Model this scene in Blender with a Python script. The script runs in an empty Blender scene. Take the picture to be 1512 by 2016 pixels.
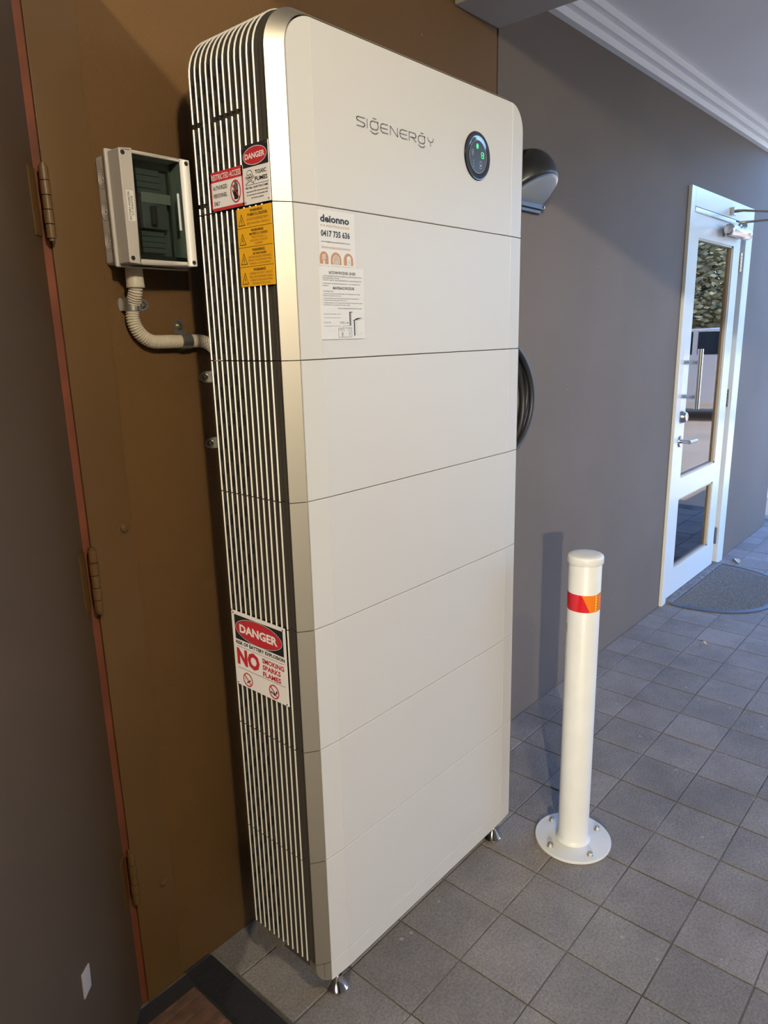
import bpy, bmesh, math, random
from mathutils import Vector, Matrix
random.seed(7)
PI = math.pi
S = bpy.context.scene
COL = S.collection

# ------------------------------------------------------------------ camera
F_PX = 1400.8
cam_d = bpy.data.cameras.new('camera'); cam = bpy.data.objects.new('camera', cam_d); COL.objects.link(cam)
cam_d.sensor_fit = 'VERTICAL'; cam_d.sensor_height = 32.0; cam_d.sensor_width = 24.0
cam_d.lens = F_PX * 32.0 / 2016.0
cam_d.clip_start = 0.02; cam_d.clip_end = 300
R_ = Vector((0.65826695, -0.75240858, -0.02378965)); U_ = Vector((0.19598995, 0.14078403, 0.97044722)); F_ = Vector((0.72682361, 0.64347586, -0.24013799))
CAM = Vector((-0.9118594, -1.44103409, 1.54796623))
cam.matrix_world = Matrix(((R_.x, U_.x, -F_.x, CAM.x), (R_.y, U_.y, -F_.y, CAM.y), (R_.z, U_.z, -F_.z, CAM.z), (0, 0, 0, 1)))
S.camera = cam

# ------------------------------------------------------------------ world, lights, exposure
S.view_settings.view_transform = 'Standard'; S.view_settings.look = 'None'
S.view_settings.gamma = 1.0; S.view_settings.use_curve_mapping = False
S.view_settings.exposure = 0.0
W = bpy.data.worlds.new('sky'); S.world = W; W.use_nodes = True
wn = W.node_tree; wn.nodes.clear()
sky = wn.nodes.new('ShaderNodeTexSky'); sky.sky_type = 'NISHITA'; sky.sun_disc = False
SUN_DIR = Vector((-0.18, 0.34, 0.92)).normalized()
sky.sun_elevation = math.asin(SUN_DIR.z); sky.sun_rotation = math.atan2(SUN_DIR.x, SUN_DIR.y)
sky.air_density = 1.0; sky.dust_density = 0.6; sky.ozone_density = 2.0
bg = wn.nodes.new('ShaderNodeBackground'); bg.inputs['Strength'].default_value = 1.4
wo = wn.nodes.new('ShaderNodeOutputWorld')
tint = wn.nodes.new('ShaderNodeVectorMath'); tint.operation = 'MULTIPLY'; tint.inputs[1].default_value = (0.68, 0.89, 1.24)   # tungsten white balance
wn.links.new(sky.outputs[0], tint.inputs[0]); wn.links.new(tint.outputs[0], bg.inputs[0]); wn.links.new(bg.outputs[0], wo.inputs[0])

def light(name, kind, loc, col, energy, size=None, target=None, size_y=None):
    d = bpy.data.lights.new(name, kind); o = bpy.data.objects.new(name, d); COL.objects.link(o)
    o.location = loc; d.color = col; d.energy = energy
    if kind == 'AREA':
        d.size = size
        if size_y: d.shape = 'RECTANGLE'; d.size_y = size_y
    elif kind in ('POINT', 'SPOT'): d.shadow_soft_size = size
    elif kind == 'SUN': d.angle = 0.009
    if target is not None:
        o.rotation_euler = (Vector(target) - Vector(loc)).to_track_quat('-Z', 'Y').to_euler()
    return o
light('sun', 'SUN', SUN_DIR * 20, (0.86, 0.94, 1.0), 9.0, target=(0, 0, 0))
LAMP_A = (-0.9, -2.2, 2.62)
LAMP_B = (-22.53, -15.92, 7.12)
light('ceiling_lamp_light', 'POINT', (LAMP_A[0], LAMP_A[1], LAMP_A[2]), (1.0, 0.87, 0.66), 112.0, 0.07)
light('added_fill_light', 'POINT', (1.7, -3.3, 2.50), (1.0, 0.78, 0.46), 18.0, 0.15)  # warm fill added to lift the near floor and panel, no real fixture
fl = light('far_lamp_light', 'SPOT', LAMP_B, (1.0, 0.89, 0.74), 24500.0, 0.17, target=(0.5, -0.5, 1.0))
fl.data.spot_size = math.radians(10.5); fl.data.spot_blend = 1.0

# ------------------------------------------------------------------ materials
def rgb(r, g, b):
    f = lambda c: (c / 255.0 / 12.92) if c / 255.0 <= 0.04045 else ((c / 255.0 + 0.055) / 1.055) ** 2.4
    return (f(r), f(g), f(b), 1.0)
MATS = {}
def mat(name, col, rough=0.5, metal=0.0, bump=0.0, bscale=60.0, var=0.0, vscale=6.0, emis=None, estr=0.0, coat=0.0, spec=None, specks=0.0, speck_col=(0.6, 0.58, 0.53, 1), detail=4.0, aniso=None):
    if name in MATS: return MATS[name]
    m = bpy.data.materials.new(name); m.use_nodes = True; nt = m.node_tree; b = nt.nodes['Principled BSDF']
    b.inputs['Base Color'].default_value = col; b.inputs['Roughness'].default_value = rough; b.inputs['Metallic'].default_value = metal
    if coat: b.inputs['Coat Weight'].default_value = coat; b.inputs['Coat Roughness'].default_value = 0.08
    if spec is not None: b.inputs['Specular IOR Level'].default_value = spec
    if emis: b.inputs['Emission Color'].default_value = emis; b.inputs['Emission Strength'].default_value = estr
    geo = None
    def pos():
        nonlocal geo
        if geo is None: geo = nt.nodes.new('ShaderNodeNewGeometry')
        return geo.outputs['Position']
    cur = None
    if var > 0:
        n = nt.nodes.new('ShaderNodeTexNoise'); n.inputs['Scale'].default_value = vscale; n.inputs['Detail'].default_value = 5
        nt.links.new(pos(), n.inputs['Vector'])
        r = nt.nodes.new('ShaderNodeValToRGB'); nt.links.new(n.outputs['Fac'], r.inputs['Fac'])
        c0 = tuple(max(0, c * (1 - var)) for c in col[:3]) + (1,); c1 = tuple(min(1, c * (1 + var)) for c in col[:3]) + (1,)
        r.color_ramp.elements[0].position = 0.3; r.color_ramp.elements[0].color = c0
        r.color_ramp.elements[1].position = 0.7; r.color_ramp.elements[1].color = c1
        cur = r.outputs['Color']
    if specks > 0:
        v = nt.nodes.new('ShaderNodeTexVoronoi'); v.inputs['Scale'].default_value = 9.0; v.inputs['Randomness'].default_value = 1.0
        nt.links.new(pos(), v.inputs['Vector'])
        lt = nt.nodes.new('ShaderNodeMath'); lt.operation = 'LESS_THAN'; lt.inputs[1].default_value = specks
        nt.links.new(v.outputs['Distance'], lt.inputs[0])
        mx = nt.nodes.new('ShaderNodeMix'); mx.data_type = 'RGBA'
        nt.links.new(lt.outputs[0], mx.inputs['Factor'])
        if cur: nt.links.new(cur, mx.inputs[6])
        else: mx.inputs[6].default_value = col
        mx.inputs[7].default_value = speck_col
        cur = mx.outputs[2]
    if cur: nt.links.new(cur, b.inputs['Base Color'])
    if bump > 0:
        n2 = nt.nodes.new('ShaderNodeTexNoise'); n2.inputs['Scale'].default_value = bscale; n2.inputs['Detail'].default_value = detail
        nt.links.new(pos(), n2.inputs['Vector'])
        bp = nt.nodes.new('ShaderNodeBump'); bp.inputs['Strength'].default_value = bump; bp.inputs['Distance'].default_value = 0.004
        nt.links.new(n2.outputs['Fac'], bp.inputs['Height']); nt.links.new(bp.outputs[0], b.inputs['Normal'])
    MATS[name] = m
    return m

M_wall = mat('brown_wall_paint', (0.162, 0.132, 0.107, 1), 0.7, spec=0.2, bump=0.35, bscale=220, var=0.07, vscale=1.7, specks=0.018, speck_col=(0.42, 0.38, 0.33, 1))
M_jamb = mat('brown_metal_paint', (0.132, 0.070, 0.021, 1), 0.42, bump=0.04, bscale=40, var=0.05, vscale=2)
M_leaf = mat('brown_door_paint', (0.085, 0.054, 0.030, 1), 0.45, bump=0.05, bscale=120, var=0.10, vscale=1.5)
M_orange = mat('orange_primer', (0.17, 0.045, 0.016, 1), 0.6, var=0.3, vscale=9)
M_ceil = mat('ceiling_white_paint', (0.78, 0.78, 0.77, 1), 0.75, bump=0.05, bscale=60, var=0.03, vscale=2)
M_corn = mat('cornice_white_paint', (0.78, 0.78, 0.77, 1), 0.6)
M_beam = mat('beam_cream_paint', (0.42, 0.40, 0.37, 1), 0.7, var=0.04, vscale=3)
M_dark = mat('recess_shade_black', (0.012, 0.011, 0.010, 1), 0.8)  # shade of the door gap and closet put into the colour
M_white = mat('white_powder_coat', (0.530, 0.512, 0.468, 1), 0.42, bump=0.03, bscale=900)
M_silver = mat('satin_silver_trim', (0.52, 0.48, 0.39, 1), 0.49, metal=1.0, bump=0.02, bscale=600)
M_fin = mat('anodised_fin', (0.84, 0.80, 0.68, 1), 0.42, metal=0.5)
M_groove = mat('dark_bronze_groove', (0.060, 0.050, 0.038, 1), 0.5, metal=0.35)
M_slot = mat('vent_slot_shade', (0.006, 0.006, 0.005, 1), 0.7)  # shade inside the vent slots put into the colour
M_chrome = mat('polished_steel', (0.78, 0.78, 0.77, 1), 0.12, metal=1.0)
M_zinc = mat('zinc_plated_steel', (0.52, 0.51, 0.47, 1), 0.36, metal=0.9, bump=0.05, bscale=90)
M_steel = mat('brushed_stainless_steel', (0.50, 0.49, 0.47, 1), 0.25, metal=1.0)
M_blackgloss = mat('black_gloss_bezel', (0.010, 0.012, 0.016, 1), 0.06, coat=0.6)
M_screen = mat('dark_grey_display', (0.030, 0.030, 0.028, 1), 0.35)
M_green = mat('green_led', (0.05, 0.7, 0.2, 1), 0.4, emis=(0.05, 0.85, 0.25, 1), estr=0.9)
M_iconw = mat('pale_icon_print', (0.45, 0.47, 0.46, 1), 0.5)
M_gtext = mat('grey_brand_print', (0.17, 0.16, 0.15, 1), 0.5)
M_black = mat('black_print', (0.012, 0.012, 0.013, 1), 0.5)
M_red = mat('red_print', (0.42, 0.022, 0.030, 1), 0.45)
M_yellow = mat('amber_label', (0.66, 0.33, 0.010, 1), 0.45)
M_sign = mat('white_sign_plastic', (0.66, 0.62, 0.58, 1), 0.35)
M_paper = mat('white_sticker', (0.60, 0.59, 0.555, 1), 0.5)
M_tape = mat('bright_label_tape', (0.90, 0.88, 0.80, 1), 0.5)
M_tan = mat('tan_print', (0.42, 0.21, 0.085, 1), 0.5)
M_brtext = mat('brown_fine_print', (0.30, 0.14, 0.02, 1), 0.5)
M_pvc = mat('grey_pvc', (0.60, 0.56, 0.50, 1), 0.38, bump=0.02, bscale=300)
M_conduit = mat('cream_pvc', (0.70, 0.62, 0.48, 1), 0.36)
M_inner = mat('grey_inner_plate', (0.17, 0.165, 0.15, 1), 0.5)
M_innerd = mat('dark_slot_line', (0.02, 0.022, 0.02, 1), 0.6)
M_doorw = mat('white_gloss_door_paint', (0.72, 0.76, 0.75, 1), 0.22, coat=0.25)
M_beige = mat('beige_glazing_bead', (0.48, 0.40, 0.28, 1), 0.45)
M_jambg = mat('grey_jamb_paint', (0.30, 0.28, 0.25, 1), 0.5)
M_boll = mat('white_bollard_paint', (0.70, 0.71, 0.68, 1), 0.40, bump=0.03, bscale=80, var=0.03, vscale=14)
M_redref = mat('red_reflective_film', (0.62, 0.012, 0.020, 1), 0.25, coat=0.5)
M_oraref = mat('orange_reflective_film', (0.80, 0.20, 0.008, 1), 0.25, coat=0.5)
M_yelref = mat('yellow_reflective_film', (0.85, 0.62, 0.05, 1), 0.25)
M_hood = mat('black_plastic_hood', (0.028, 0.030, 0.032, 1), 0.35)
M_lens = mat('frosted_grey_lens', (0.27, 0.30, 0.33, 1), 0.4)
M_rubber = mat('black_rubber', (0.020, 0.021, 0.024, 1), 0.45)
M_mat_rim = mat('blue_grey_rubber_rim', (0.07, 0.08, 0.10, 1), 0.5)
M_matbrown = mat('brown_rib_mat', (0.120, 0.060, 0.036, 1), 0.85, bump=0.6, bscale=260, var=0.35, vscale=30)
M_coir = mat('grey_brown_mat_pile', (0.17, 0.155, 0.13, 1), 0.9, bump=0.8, bscale=200, var=0.3, vscale=90)
M_sand = mat('sandy_joint', (0.17, 0.16, 0.145, 1), 0.9, bump=0.8, bscale=300, var=0.55, vscale=5)
M_conc = mat('rough_sill_concrete', (0.16, 0.15, 0.14, 1), 0.9, bump=0.9, bscale=120, var=0.4, vscale=40)
M_tanpav = mat('sunlit_tan_paving', (0.46, 0.31, 0.19, 1), 0.8, var=0.12, vscale=1.2)
M_timber = mat('timber_floor', (0.45, 0.24, 0.09, 1), 0.4, var=0.25, vscale=7)
M_inwall = mat('interior_cream_wall', (0.62, 0.48, 0.30, 1), 0.7)
M_leafg = mat('tree_leaf', (0.34, 0.28, 0.13, 1), 0.5, var=0.5, vscale=3)
M_trunk = mat('tree_bark', (0.10, 0.075, 0.055, 1), 0.8, var=0.3, vscale=9)
M_car = mat('silver_car_paint', (0.66, 0.55, 0.47, 1), 0.25, metal=0.2, coat=0.6)
M_cargl = mat('car_window_glass', (0.02, 0.025, 0.03, 1), 0.05)
M_dryleaf = mat('dry_leaf', (0.55, 0.48, 0.36, 1), 0.7, var=0.2, vscale=60)
M_dullbrass = mat('zinc_screw', (0.62, 0.57, 0.40, 1), 0.3, metal=1.0)

def tile_mat(name, c):
    m = mat(name, c, 0.72)
    nt = m.node_tree; b = nt.nodes['Principled BSDF']
    g = nt.nodes.new('ShaderNodeNewGeometry')
    oi = nt.nodes.new('ShaderNodeObjectInfo')
    n1 = nt.nodes.new('ShaderNodeTexNoise'); n1.inputs['Scale'].default_value = 3.2; n1.inputs['Detail'].default_value = 8; n1.inputs['Roughness'].default_value = 0.7
    n2 = nt.nodes.new('ShaderNodeTexNoise'); n2.inputs['Scale'].default_value = 150; n2.inputs['Detail'].default_value = 6; n2.inputs['Roughness'].default_value = 0.75
    v = nt.nodes.new('ShaderNodeTexVoronoi'); v.inputs['Scale'].default_value = 11
    n3 = nt.nodes.new('ShaderNodeTexNoise'); n3.inputs['Scale'].default_value = 130; n3.inputs['Detail'].default_value = 3
    for n in (n1, n2, v, n3): nt.links.new(g.outputs['Position'], n.inputs['Vector'])
    r1 = nt.nodes.new('ShaderNodeMapRange'); r1.inputs[1].default_value = 0.3; r1.inputs[2].default_value = 0.7; r1.inputs[3].default_value = 0.70; r1.inputs[4].default_value = 1.22
    nt.links.new(n1.outputs['Fac'], r1.inputs[0])
    r2 = nt.nodes.new('ShaderNodeMapRange'); r2.inputs[1].default_value = 0.35; r2.inputs[2].default_value = 0.62; r2.inputs[3].default_value = 0.62; r2.inputs[4].default_value = 1.15
    nt.links.new(n2.outputs['Fac'], r2.inputs[0])
    ro = nt.nodes.new('ShaderNodeMapRange'); ro.inputs[3].default_value = 0.88; ro.inputs[4].default_value = 1.14
    nt.links.new(oi.outputs['Random'], ro.inputs[0])
    m1 = nt.nodes.new('ShaderNodeMath'); m1.operation = 'MULTIPLY'; nt.links.new(r1.outputs[0], m1.inputs[0]); nt.links.new(r2.outputs[0], m1.inputs[1])
    m2 = nt.nodes.new('ShaderNodeMath'); m2.operation = 'MULTIPLY'; nt.links.new(m1.outputs[0], m2.inputs[0]); nt.links.new(ro.outputs[0], m2.inputs[1])
    sc = nt.nodes.new('ShaderNodeVectorMath'); sc.operation = 'SCALE'; sc.inputs[0].default_value = c[:3]; nt.links.new(m2.outputs[0], sc.inputs['Scale'])
    lt = nt.nodes.new('ShaderNodeMath'); lt.operation = 'LESS_THAN'; lt.inputs[1].default_value = 0.065; nt.links.new(v.outputs['Distance'], lt.inputs[0])
    gt = nt.nodes.new('ShaderNodeMath'); gt.operation = 'GREATER_THAN'; gt.inputs[1].default_value = 0.47; nt.links.new(n3.outputs['Fac'], gt.inputs[0])
    mu = nt.nodes.new('ShaderNodeMath'); mu.operation = 'MULTIPLY'; nt.links.new(lt.outputs[0], mu.inputs[0]); nt.links.new(gt.outputs[0], mu.inputs[1])
    mx = nt.nodes.new('ShaderNodeMix'); mx.data_type = 'RGBA'; nt.links.new(mu.outputs[0], mx.inputs['Factor']); nt.links.new(sc.outputs[0], mx.inputs[6]); mx.inputs[7].default_value = (0.42, 0.40, 0.37, 1)
    nt.links.new(mx.outputs[2], b.inputs['Base Color'])
    bp = nt.nodes.new('ShaderNodeBump'); bp.inputs['Strength'].default_value = 0.9; bp.inputs['Distance'].default_value = 0.006
    nt.links.new(n2.outputs['Fac'], bp.inputs['Height']); nt.links.new(bp.outputs[0], b.inputs['Normal'])
    return m
M_tile = tile_mat('charcoal_concrete_paver', (0.280, 0.250, 0.220, 1))

def glass_mat(name, tint, ior, rough=0.0, tintmix=0.0):
    m = bpy.data.materials.new(name); m.use_nodes = True; nt = m.node_tree; nt.nodes.clear()
    o = nt.nodes.new('ShaderNodeOutputMaterial'); mix = nt.nodes.new('ShaderNodeMixShader')
    t = nt.nodes.new('ShaderNodeBsdfTransparent'); t.inputs['Color'].default_value = tint
    gl = nt.nodes.new('ShaderNodeBsdfGlossy'); gl.inputs['Roughness'].default_value = rough
    fr = nt.nodes.new('ShaderNodeFresnel'); fr.inputs['IOR'].default_value = ior
    nt.links.new(fr.outputs[0], mix.inputs[0]); nt.links.new(t.outputs[0], mix.inputs[1]); nt.links.new(gl.outputs[0], mix.inputs[2]); nt.links.new(mix.outputs[0], o.inputs[0])
    return m
M_glass = glass_mat('door_glass', (0.85, 0.88, 0.86, 1), 2.4)
M_smoke = glass_mat('smoked_green_cover', (0.66, 0.73, 0.71, 1), 1.28, 0.10)

# ------------------------------------------------------------------ helpers
ORG = {}
def new_bm(): return bmesh.new()
def bx(bm, x0, x1, y0, y1, z0, z1, M=None):
    v = [bm.verts.new((x, y, z)) for x in (x0, x1) for y in (y0, y1) for z in (z0, z1)]
    for f in ((0, 1, 3, 2), (4, 6, 7, 5), (0, 4, 5, 1), (2, 3, 7, 6), (0, 2, 6, 4), (1, 5, 7, 3)): bm.faces.new([v[i] for i in f])
    if M is not None:
        for q in v: q.co = M @ q.co
    return v
def loft(bm, rings, cap=True, closed=True):
    R = [[bm.verts.new(p) for p in r] for r in rings]
    n = len(R[0])
    for a, b in zip(R, R[1:]):
        for i in range(n if closed else n - 1):
            j = (i + 1) % n
            try: bm.faces.new((a[i], a[j], b[j], b[i]))
            except ValueError: pass
    if cap and closed:
        for r in (R[0], R[-1]):
            try: bm.faces.new(r)
            except ValueError: pass
    return R
def frame_of(d):
    d = Vector(d).normalized(); a = Vector((0, 0, 1)) if abs(d.z) < 0.9 else Vector((1, 0, 0))
    u = d.cross(a).normalized(); return u, d.cross(u).normalized()
def cyl(bm, p0, p1, r0, r1=None, n=20, cap=True):
    r1 = r0 if r1 is None else r1; p0 = Vector(p0); p1 = Vector(p1); u, v = frame_of(p1 - p0)
    loft(bm, [[p + (u * math.cos(2 * PI * i / n) + v * math.sin(2 * PI * i / n)) * r for i in range(n)] for p, r in ((p0, r0), (p1, r1))], cap)
def lathe(bm, prof, c, axis='z', n=32):
    rings = []
    for r, h in prof:
        ring = []
        for i in range(n):
            a = 2 * PI * i / n; x, y = r * math.cos(a), r * math.sin(a)
            if axis == 'z': ring.append((c[0] + x, c[1] + y, c[2] + h))
            elif axis == '-y': ring.append((c[0] + x, c[1] - h, c[2] + y))
            elif axis == '-x': ring.append((c[0] - h, c[1] + x, c[2] + y))
            elif axis == 'x': ring.append((c[0] + h, c[1] + x, c[2] + y))
        rings.append(ring)
    loft(bm, rings)
def tube(bm, pts, radii, n=14, cap=True):
    pts = [Vector(p) for p in pts]; rings = []
    u = None
    for i, p in enumerate(pts):
        d = (pts[min(i + 1, len(pts) - 1)] - pts[max(i - 1, 0)]).normalized()
        if u is None: u, v = frame_of(d)
        else:
            u = (u - d * u.dot(d)).normalized()
        v = d.cross(u)
        r = radii[i] if isinstance(radii, (list, tuple)) else radii
        rings.append([p + (u * math.cos(2 * PI * k / n) + v * math.sin(2 * PI * k / n)) * r for k in range(n)])
    loft(bm, rings, cap)
def prism(bm, poly, fn0, fn1):
    loft(bm, [[fn0(*p) for p in poly], [fn1(*p) for p in poly]])
def root_org(p):
    while p is not None:
        if p.name in ORG: return ORG[p.name]
        p = p.parent
    return Vector((0, 0, 0))
def obj(name, bm, m, parent=None, org=None, smooth=False, label=None, bevel=0.0, seg=2, kind=None):
    if bevel > 0:
        pass
    bmesh.ops.recalc_face_normals(bm, faces=bm.faces[:])
    o0 = Vector(org) if org is not None else (root_org(parent) if parent is not None else Vector((0, 0, 0)))
    me = bpy.data.meshes.new(name); 
    for v in bm.verts: v.co -= o0
    bm.to_mesh(me); bm.free()
    if isinstance(m, (list, tuple)):
        for k in m: me.materials.append(k)
    else: me.materials.append(m)
    if smooth:
        me.polygons.foreach_set('use_smooth', [True] * len(me.polygons))
        me.set_sharp_from_angle(angle=math.radians(38))
    o = bpy.data.objects.new(name, me); COL.objects.link(o)
    if parent is not None: o.parent = parent
    else: o.location = o0; ORG[o.name] = o0
    if bevel > 0:
        bv = o.modifiers.new('edge', 'BEVEL'); bv.width = bevel; bv.segments = seg; bv.limit_method = 'ANGLE'; bv.angle_limit = math.radians(40)
        me.polygons.foreach_set('use_smooth', [True] * len(me.polygons)); me.set_sharp_from_angle(angle=math.radians(40))
        wn_ = o.modifiers.new('wn', 'WEIGHTED_NORMAL'); wn_.keep_sharp = False
    if label: o['label'] = label
    if kind: o['kind'] = kind
    return o
def struct(name, bm, m, org=(0, 0, 0), **k):
    o = obj(name, bm, m, None, org, **k); o['kind'] = 'structure'; return o
def tag(o, label, cat, group=None):
    o['label'] = label; o['category'] = cat
    if group: o['group'] = group
    return o
def thing(name, label, cat, loc, group=None):
    o = bpy.data.objects.new(name, None); COL.objects.link(o); o.location = loc; ORG[o.name] = Vector(loc); o.empty_display_size = 0.05
    return tag(o, label, cat, group)
def sthing(name, loc):
    o = bpy.data.objects.new(name, None); COL.objects.link(o); o.location = loc; ORG[o.name] = Vector(loc); o['kind'] = 'structure'; return o
def box_obj(name, a, m, parent=None, **k):
    b = new_bm(); bx(b, *a); return obj(name, b, m, parent, **k)

# text / flat print -----------------------------------------------------
class Plane:
    """a printed surface: origin o, reading direction u, up v, outward normal n"""
    def __init__(s, o, u, v, n): s.o, s.u, s.v, s.n = Vector(o), Vector(u), Vector(v), Vector(n)
    def p(s, a, b, h=0.0): return s.o + s.u * a + s.v * b + s.n * h
def quad(bm, P, a0, a1, b0, b1, h=0.0): bm.faces.new([bm.verts.new(P.p(a, b, h)) for a, b in ((a0, b0), (a1, b0), (a1, b1), (a0, b1))])
def polyf(bm, P, pts, h=0.0): bm.faces.new([bm.verts.new(P.p(a, b, h)) for a, b in pts])
def ellipse(bm, P, ca, cb, ra, rb, h=0.0, n=36): polyf(bm, P, [(ca + ra * math.cos(2 * PI * i / n), cb + rb * math.sin(2 * PI * i / n)) for i in range(n)], h)
def ringf(bm, P, ca, cb, ra, rb, w, h=0.0, n=36):
    o = [bm.verts.new(P.p(ca + ra * math.cos(2 * PI * i / n), cb + rb * math.sin(2 * PI * i / n), h)) for i in range(n)]
    q = [bm.verts.new(P.p(ca + (ra - w) * math.cos(2 * PI * i / n), cb + (rb - w) * math.sin(2 * PI * i / n), h)) for i in range(n)]
    for i in range(n): j = (i + 1) % n; bm.faces.new((o[i], o[j], q[j], q[i]))
def stroke(bm, P, pts, w, h=0.0):
    for (a0, b0), (a1, b1) in zip(pts, pts[1:]):
        d = Vector((a1 - a0, b1 - b0)); L = d.length or 1e-9; d /= L; n = Vector((-d.y, d.x)) * w / 2; e = d * w * 0.35
        polyf(bm, P, [(a0 - e.x + n.x, b0 - e.y + n.y), (a1 + e.x + n.x, b1 + e.y + n.y), (a1 + e.x - n.x, b1 + e.y - n.y), (a0 - e.x - n.x, b0 - e.y - n.y)], h)
def text(bm, P, s, a0, a1, b0, b1, h=0.0, bold=0.0):
    cu = bpy.data.curves.new('t', 'FONT'); cu.body = s; cu.resolution_u = 2; cu.offset = bold
    o = bpy.data.objects.new('t', cu); COL.objects.link(o)
    bpy.context.view_layer.update()
    me = bpy.data.meshes.new_from_object(o.evaluated_get(bpy.context.evaluated_depsgraph_get()))
    xs = [v.co.x for v in me.vertices]; ys = [v.co.y for v in me.vertices]
    if xs:
        x0, x1, y0, y1 = min(xs), max(xs), min(ys), max(ys)
        vs = [bm.verts.new(P.p(a0 + (v.co.x - x0) / (x1 - x0) * (a1 - a0), b0 + (v.co.y - y0) / (y1 - y0) * (b1 - b0), h)) for v in me.vertices]
        for p in me.polygons:
            try: bm.faces.new([vs[i] for i in p.vertices])
            except ValueError: pass
    bpy.data.objects.remove(o); bpy.data.curves.remove(cu); bpy.data.meshes.remove(me)
def flat(name, bm, m, parent, label=None, recalc=False):
    o0 = root_org(parent); me = bpy.data.meshes.new(name)
    for v in bm.verts: v.co -= o0
    bm.to_mesh(me); bm.free(); me.materials.append(m)
    o = bpy.data.objects.new(name, me); COL.objects.link(o); o.parent = parent
    if label: o['label'] = label
    return o

# ================================================================== SETTING
YW = -0.070          # face of the painted wall
ZC = 2.685           # ceiling height
M_wallb = mat('brown_wall_paint_left', (0.145, 0.076, 0.024, 1), 0.6, spec=0.3, bump=0.35, bscale=220, var=0.07, vscale=1.7, specks=0.018, speck_col=(0.42, 0.38, 0.30, 1))
# --- main wall in pieces round the two doorways and the control joint
b = new_bm()
WT = 0.22
bx(b, -25.2, -1.48, YW, YW + WT, -0.05, 8.3)  # unseen tall stretch added to close the light-blocking hall
bx(b, -1.48, -0.30, YW, YW + WT, 2.36, ZC + .1)
bx(b, -0.175, 1.2225, YW, YW + WT, -0.05, ZC + .1)
bx(b, -0.30, -0.175, YW + .02, YW + WT, -0.05, ZC + .1)
n_left = len(b.faces)
bx(b, 1.2225, 1.2315, YW + .012, YW + WT, -0.05, ZC + .1)
bx(b, 1.2315, 3.0, YW, YW + WT, -0.05, ZC + .1)
bx(b, 3.0, 4.10, YW, YW + WT, 2.235, ZC + .1)
bx(b, 4.10, 5.25, YW, YW + WT, -0.05, ZC + .1)
b.faces.ensure_lookup_table()
for f_ in b.faces[:n_left]: f_.material_index = 1
wall = struct('wall_back', b, [M_wall, M_wallb], (0, YW, 0))
b = new_bm(); bx(b, -25.4, -25.2, -18.7, YW + WT, -.05, 8.3); struct('added_wall_left', b, M_wall, (-25.2, -9, 0))  # unseen hall wall added to keep the sky out
b = new_bm(); bx(b, -25.4, -1.5, -18.9, -18.7, -.05, 8.3); bx(b, -1.6, -1.5, -18.7, -5.2, -.05, 8.3); bx(b, -1.6, 4.5, -5.35, -5.2, -.05, ZC + .1)  # unseen walls added so daylight enters only from the far end
struct('added_wall_front', b, M_wall, (-1.5, -5.2, 0))
b = new_bm(); bx(b, -1.6, 4.5, -5.35, YW + WT, ZC, ZC + .25); bx(b, -1.6, -1.5, -5.2, YW + WT, ZC + .25, 8.3); bx(b, -25.4, -1.5, -18.9, YW + WT, 8.2, 8.4)  # low ceiling plus an unseen fascia and high roof added against skylight
struct('ceiling', b, M_ceil, (0, -2.3, ZC))
# stepped cornice
b = new_bm()
prof = [(YW, 2.602)]; yy, zz = YW, 2.602
for k in range(3):
    yy -= 0.027; prof.append((yy, zz)); zz += 0.0277; prof.append((yy, zz))
prof.append((YW, ZC))
prism(b, prof, lambda y, z: (1.227, y, z), lambda y, z: (4.5, y, z))
struct('trim_1', b, M_corn, (2.8, YW, 2.60))
b = new_bm(); prism(b, prof, lambda y, z: (-1.5, y, z), lambda y, z: (0.995, y, z)); struct('trim_2', b, M_corn, (-2, YW, 2.60))
# cross beam
b = new_bm(); bx(b, 0.997, 1.2265, -5.2, YW, 2.468, ZC); struct('trim_3', b, M_beam, (1.11, -2.3, 2.468), bevel=0.003)

# --- floor: sand bed + individually laid pavers
b = new_bm(); bx(b, -25.4, 5.6, -18.7, 0.15, -0.12, -0.0030)
floor = struct('floor', b, M_sand, (0, 0, 0))
T = 0.1963; TX = 1.0956; TY = -0.7755
def project(p):
    d = Vector(p) - CAM; z = d.dot(F_)
    if z <= 0.05: return None
    return 756 + F_PX * d.dot(R_) / z, 1008 - F_PX * d.dot(U_) / z, z
def tile_mesh(name, w, d, seed):
    rnd = random.Random(seed); bm = new_bm(); c = 0.0018; g = 0.0018
    jit = lambda: rnd.uniform(-0.0006, 0.0006)
    lo = [(-w / 2 + g + jit(), -d / 2 + g + jit()), (w / 2 - g + jit(), -d / 2 + g + jit()), (w / 2 - g + jit(), d / 2 - g + jit()), (-w / 2 + g + jit(), d / 2 - g + jit())]
    loft(bm, [[(x, y, -0.03) for x, y in lo], [(x, y, -c) for x, y in lo], [(x - math.copysign(c, x), y - math.copysign(c, y), 0) for x, y in lo]])
    bmesh.ops.recalc_face_normals(bm, faces=bm.faces[:])
    me = bpy.data.meshes.new(name); bm.to_mesh(me); bm.free(); me.materials.append(M_tile); return me
tm = [tile_mesh('paving_tile', T, T, k) for k in range(5)]
EDGE = abs(YW) ; wd = 0.0
ydep = (TY + 3 * T) ; cutw = YW - ydep       # cut row between the last full joint and the wall
tcut = [tile_mesh('cut_paving_tile', T, cutw, 30 + k) for k in range(2)]
cand = []
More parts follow.
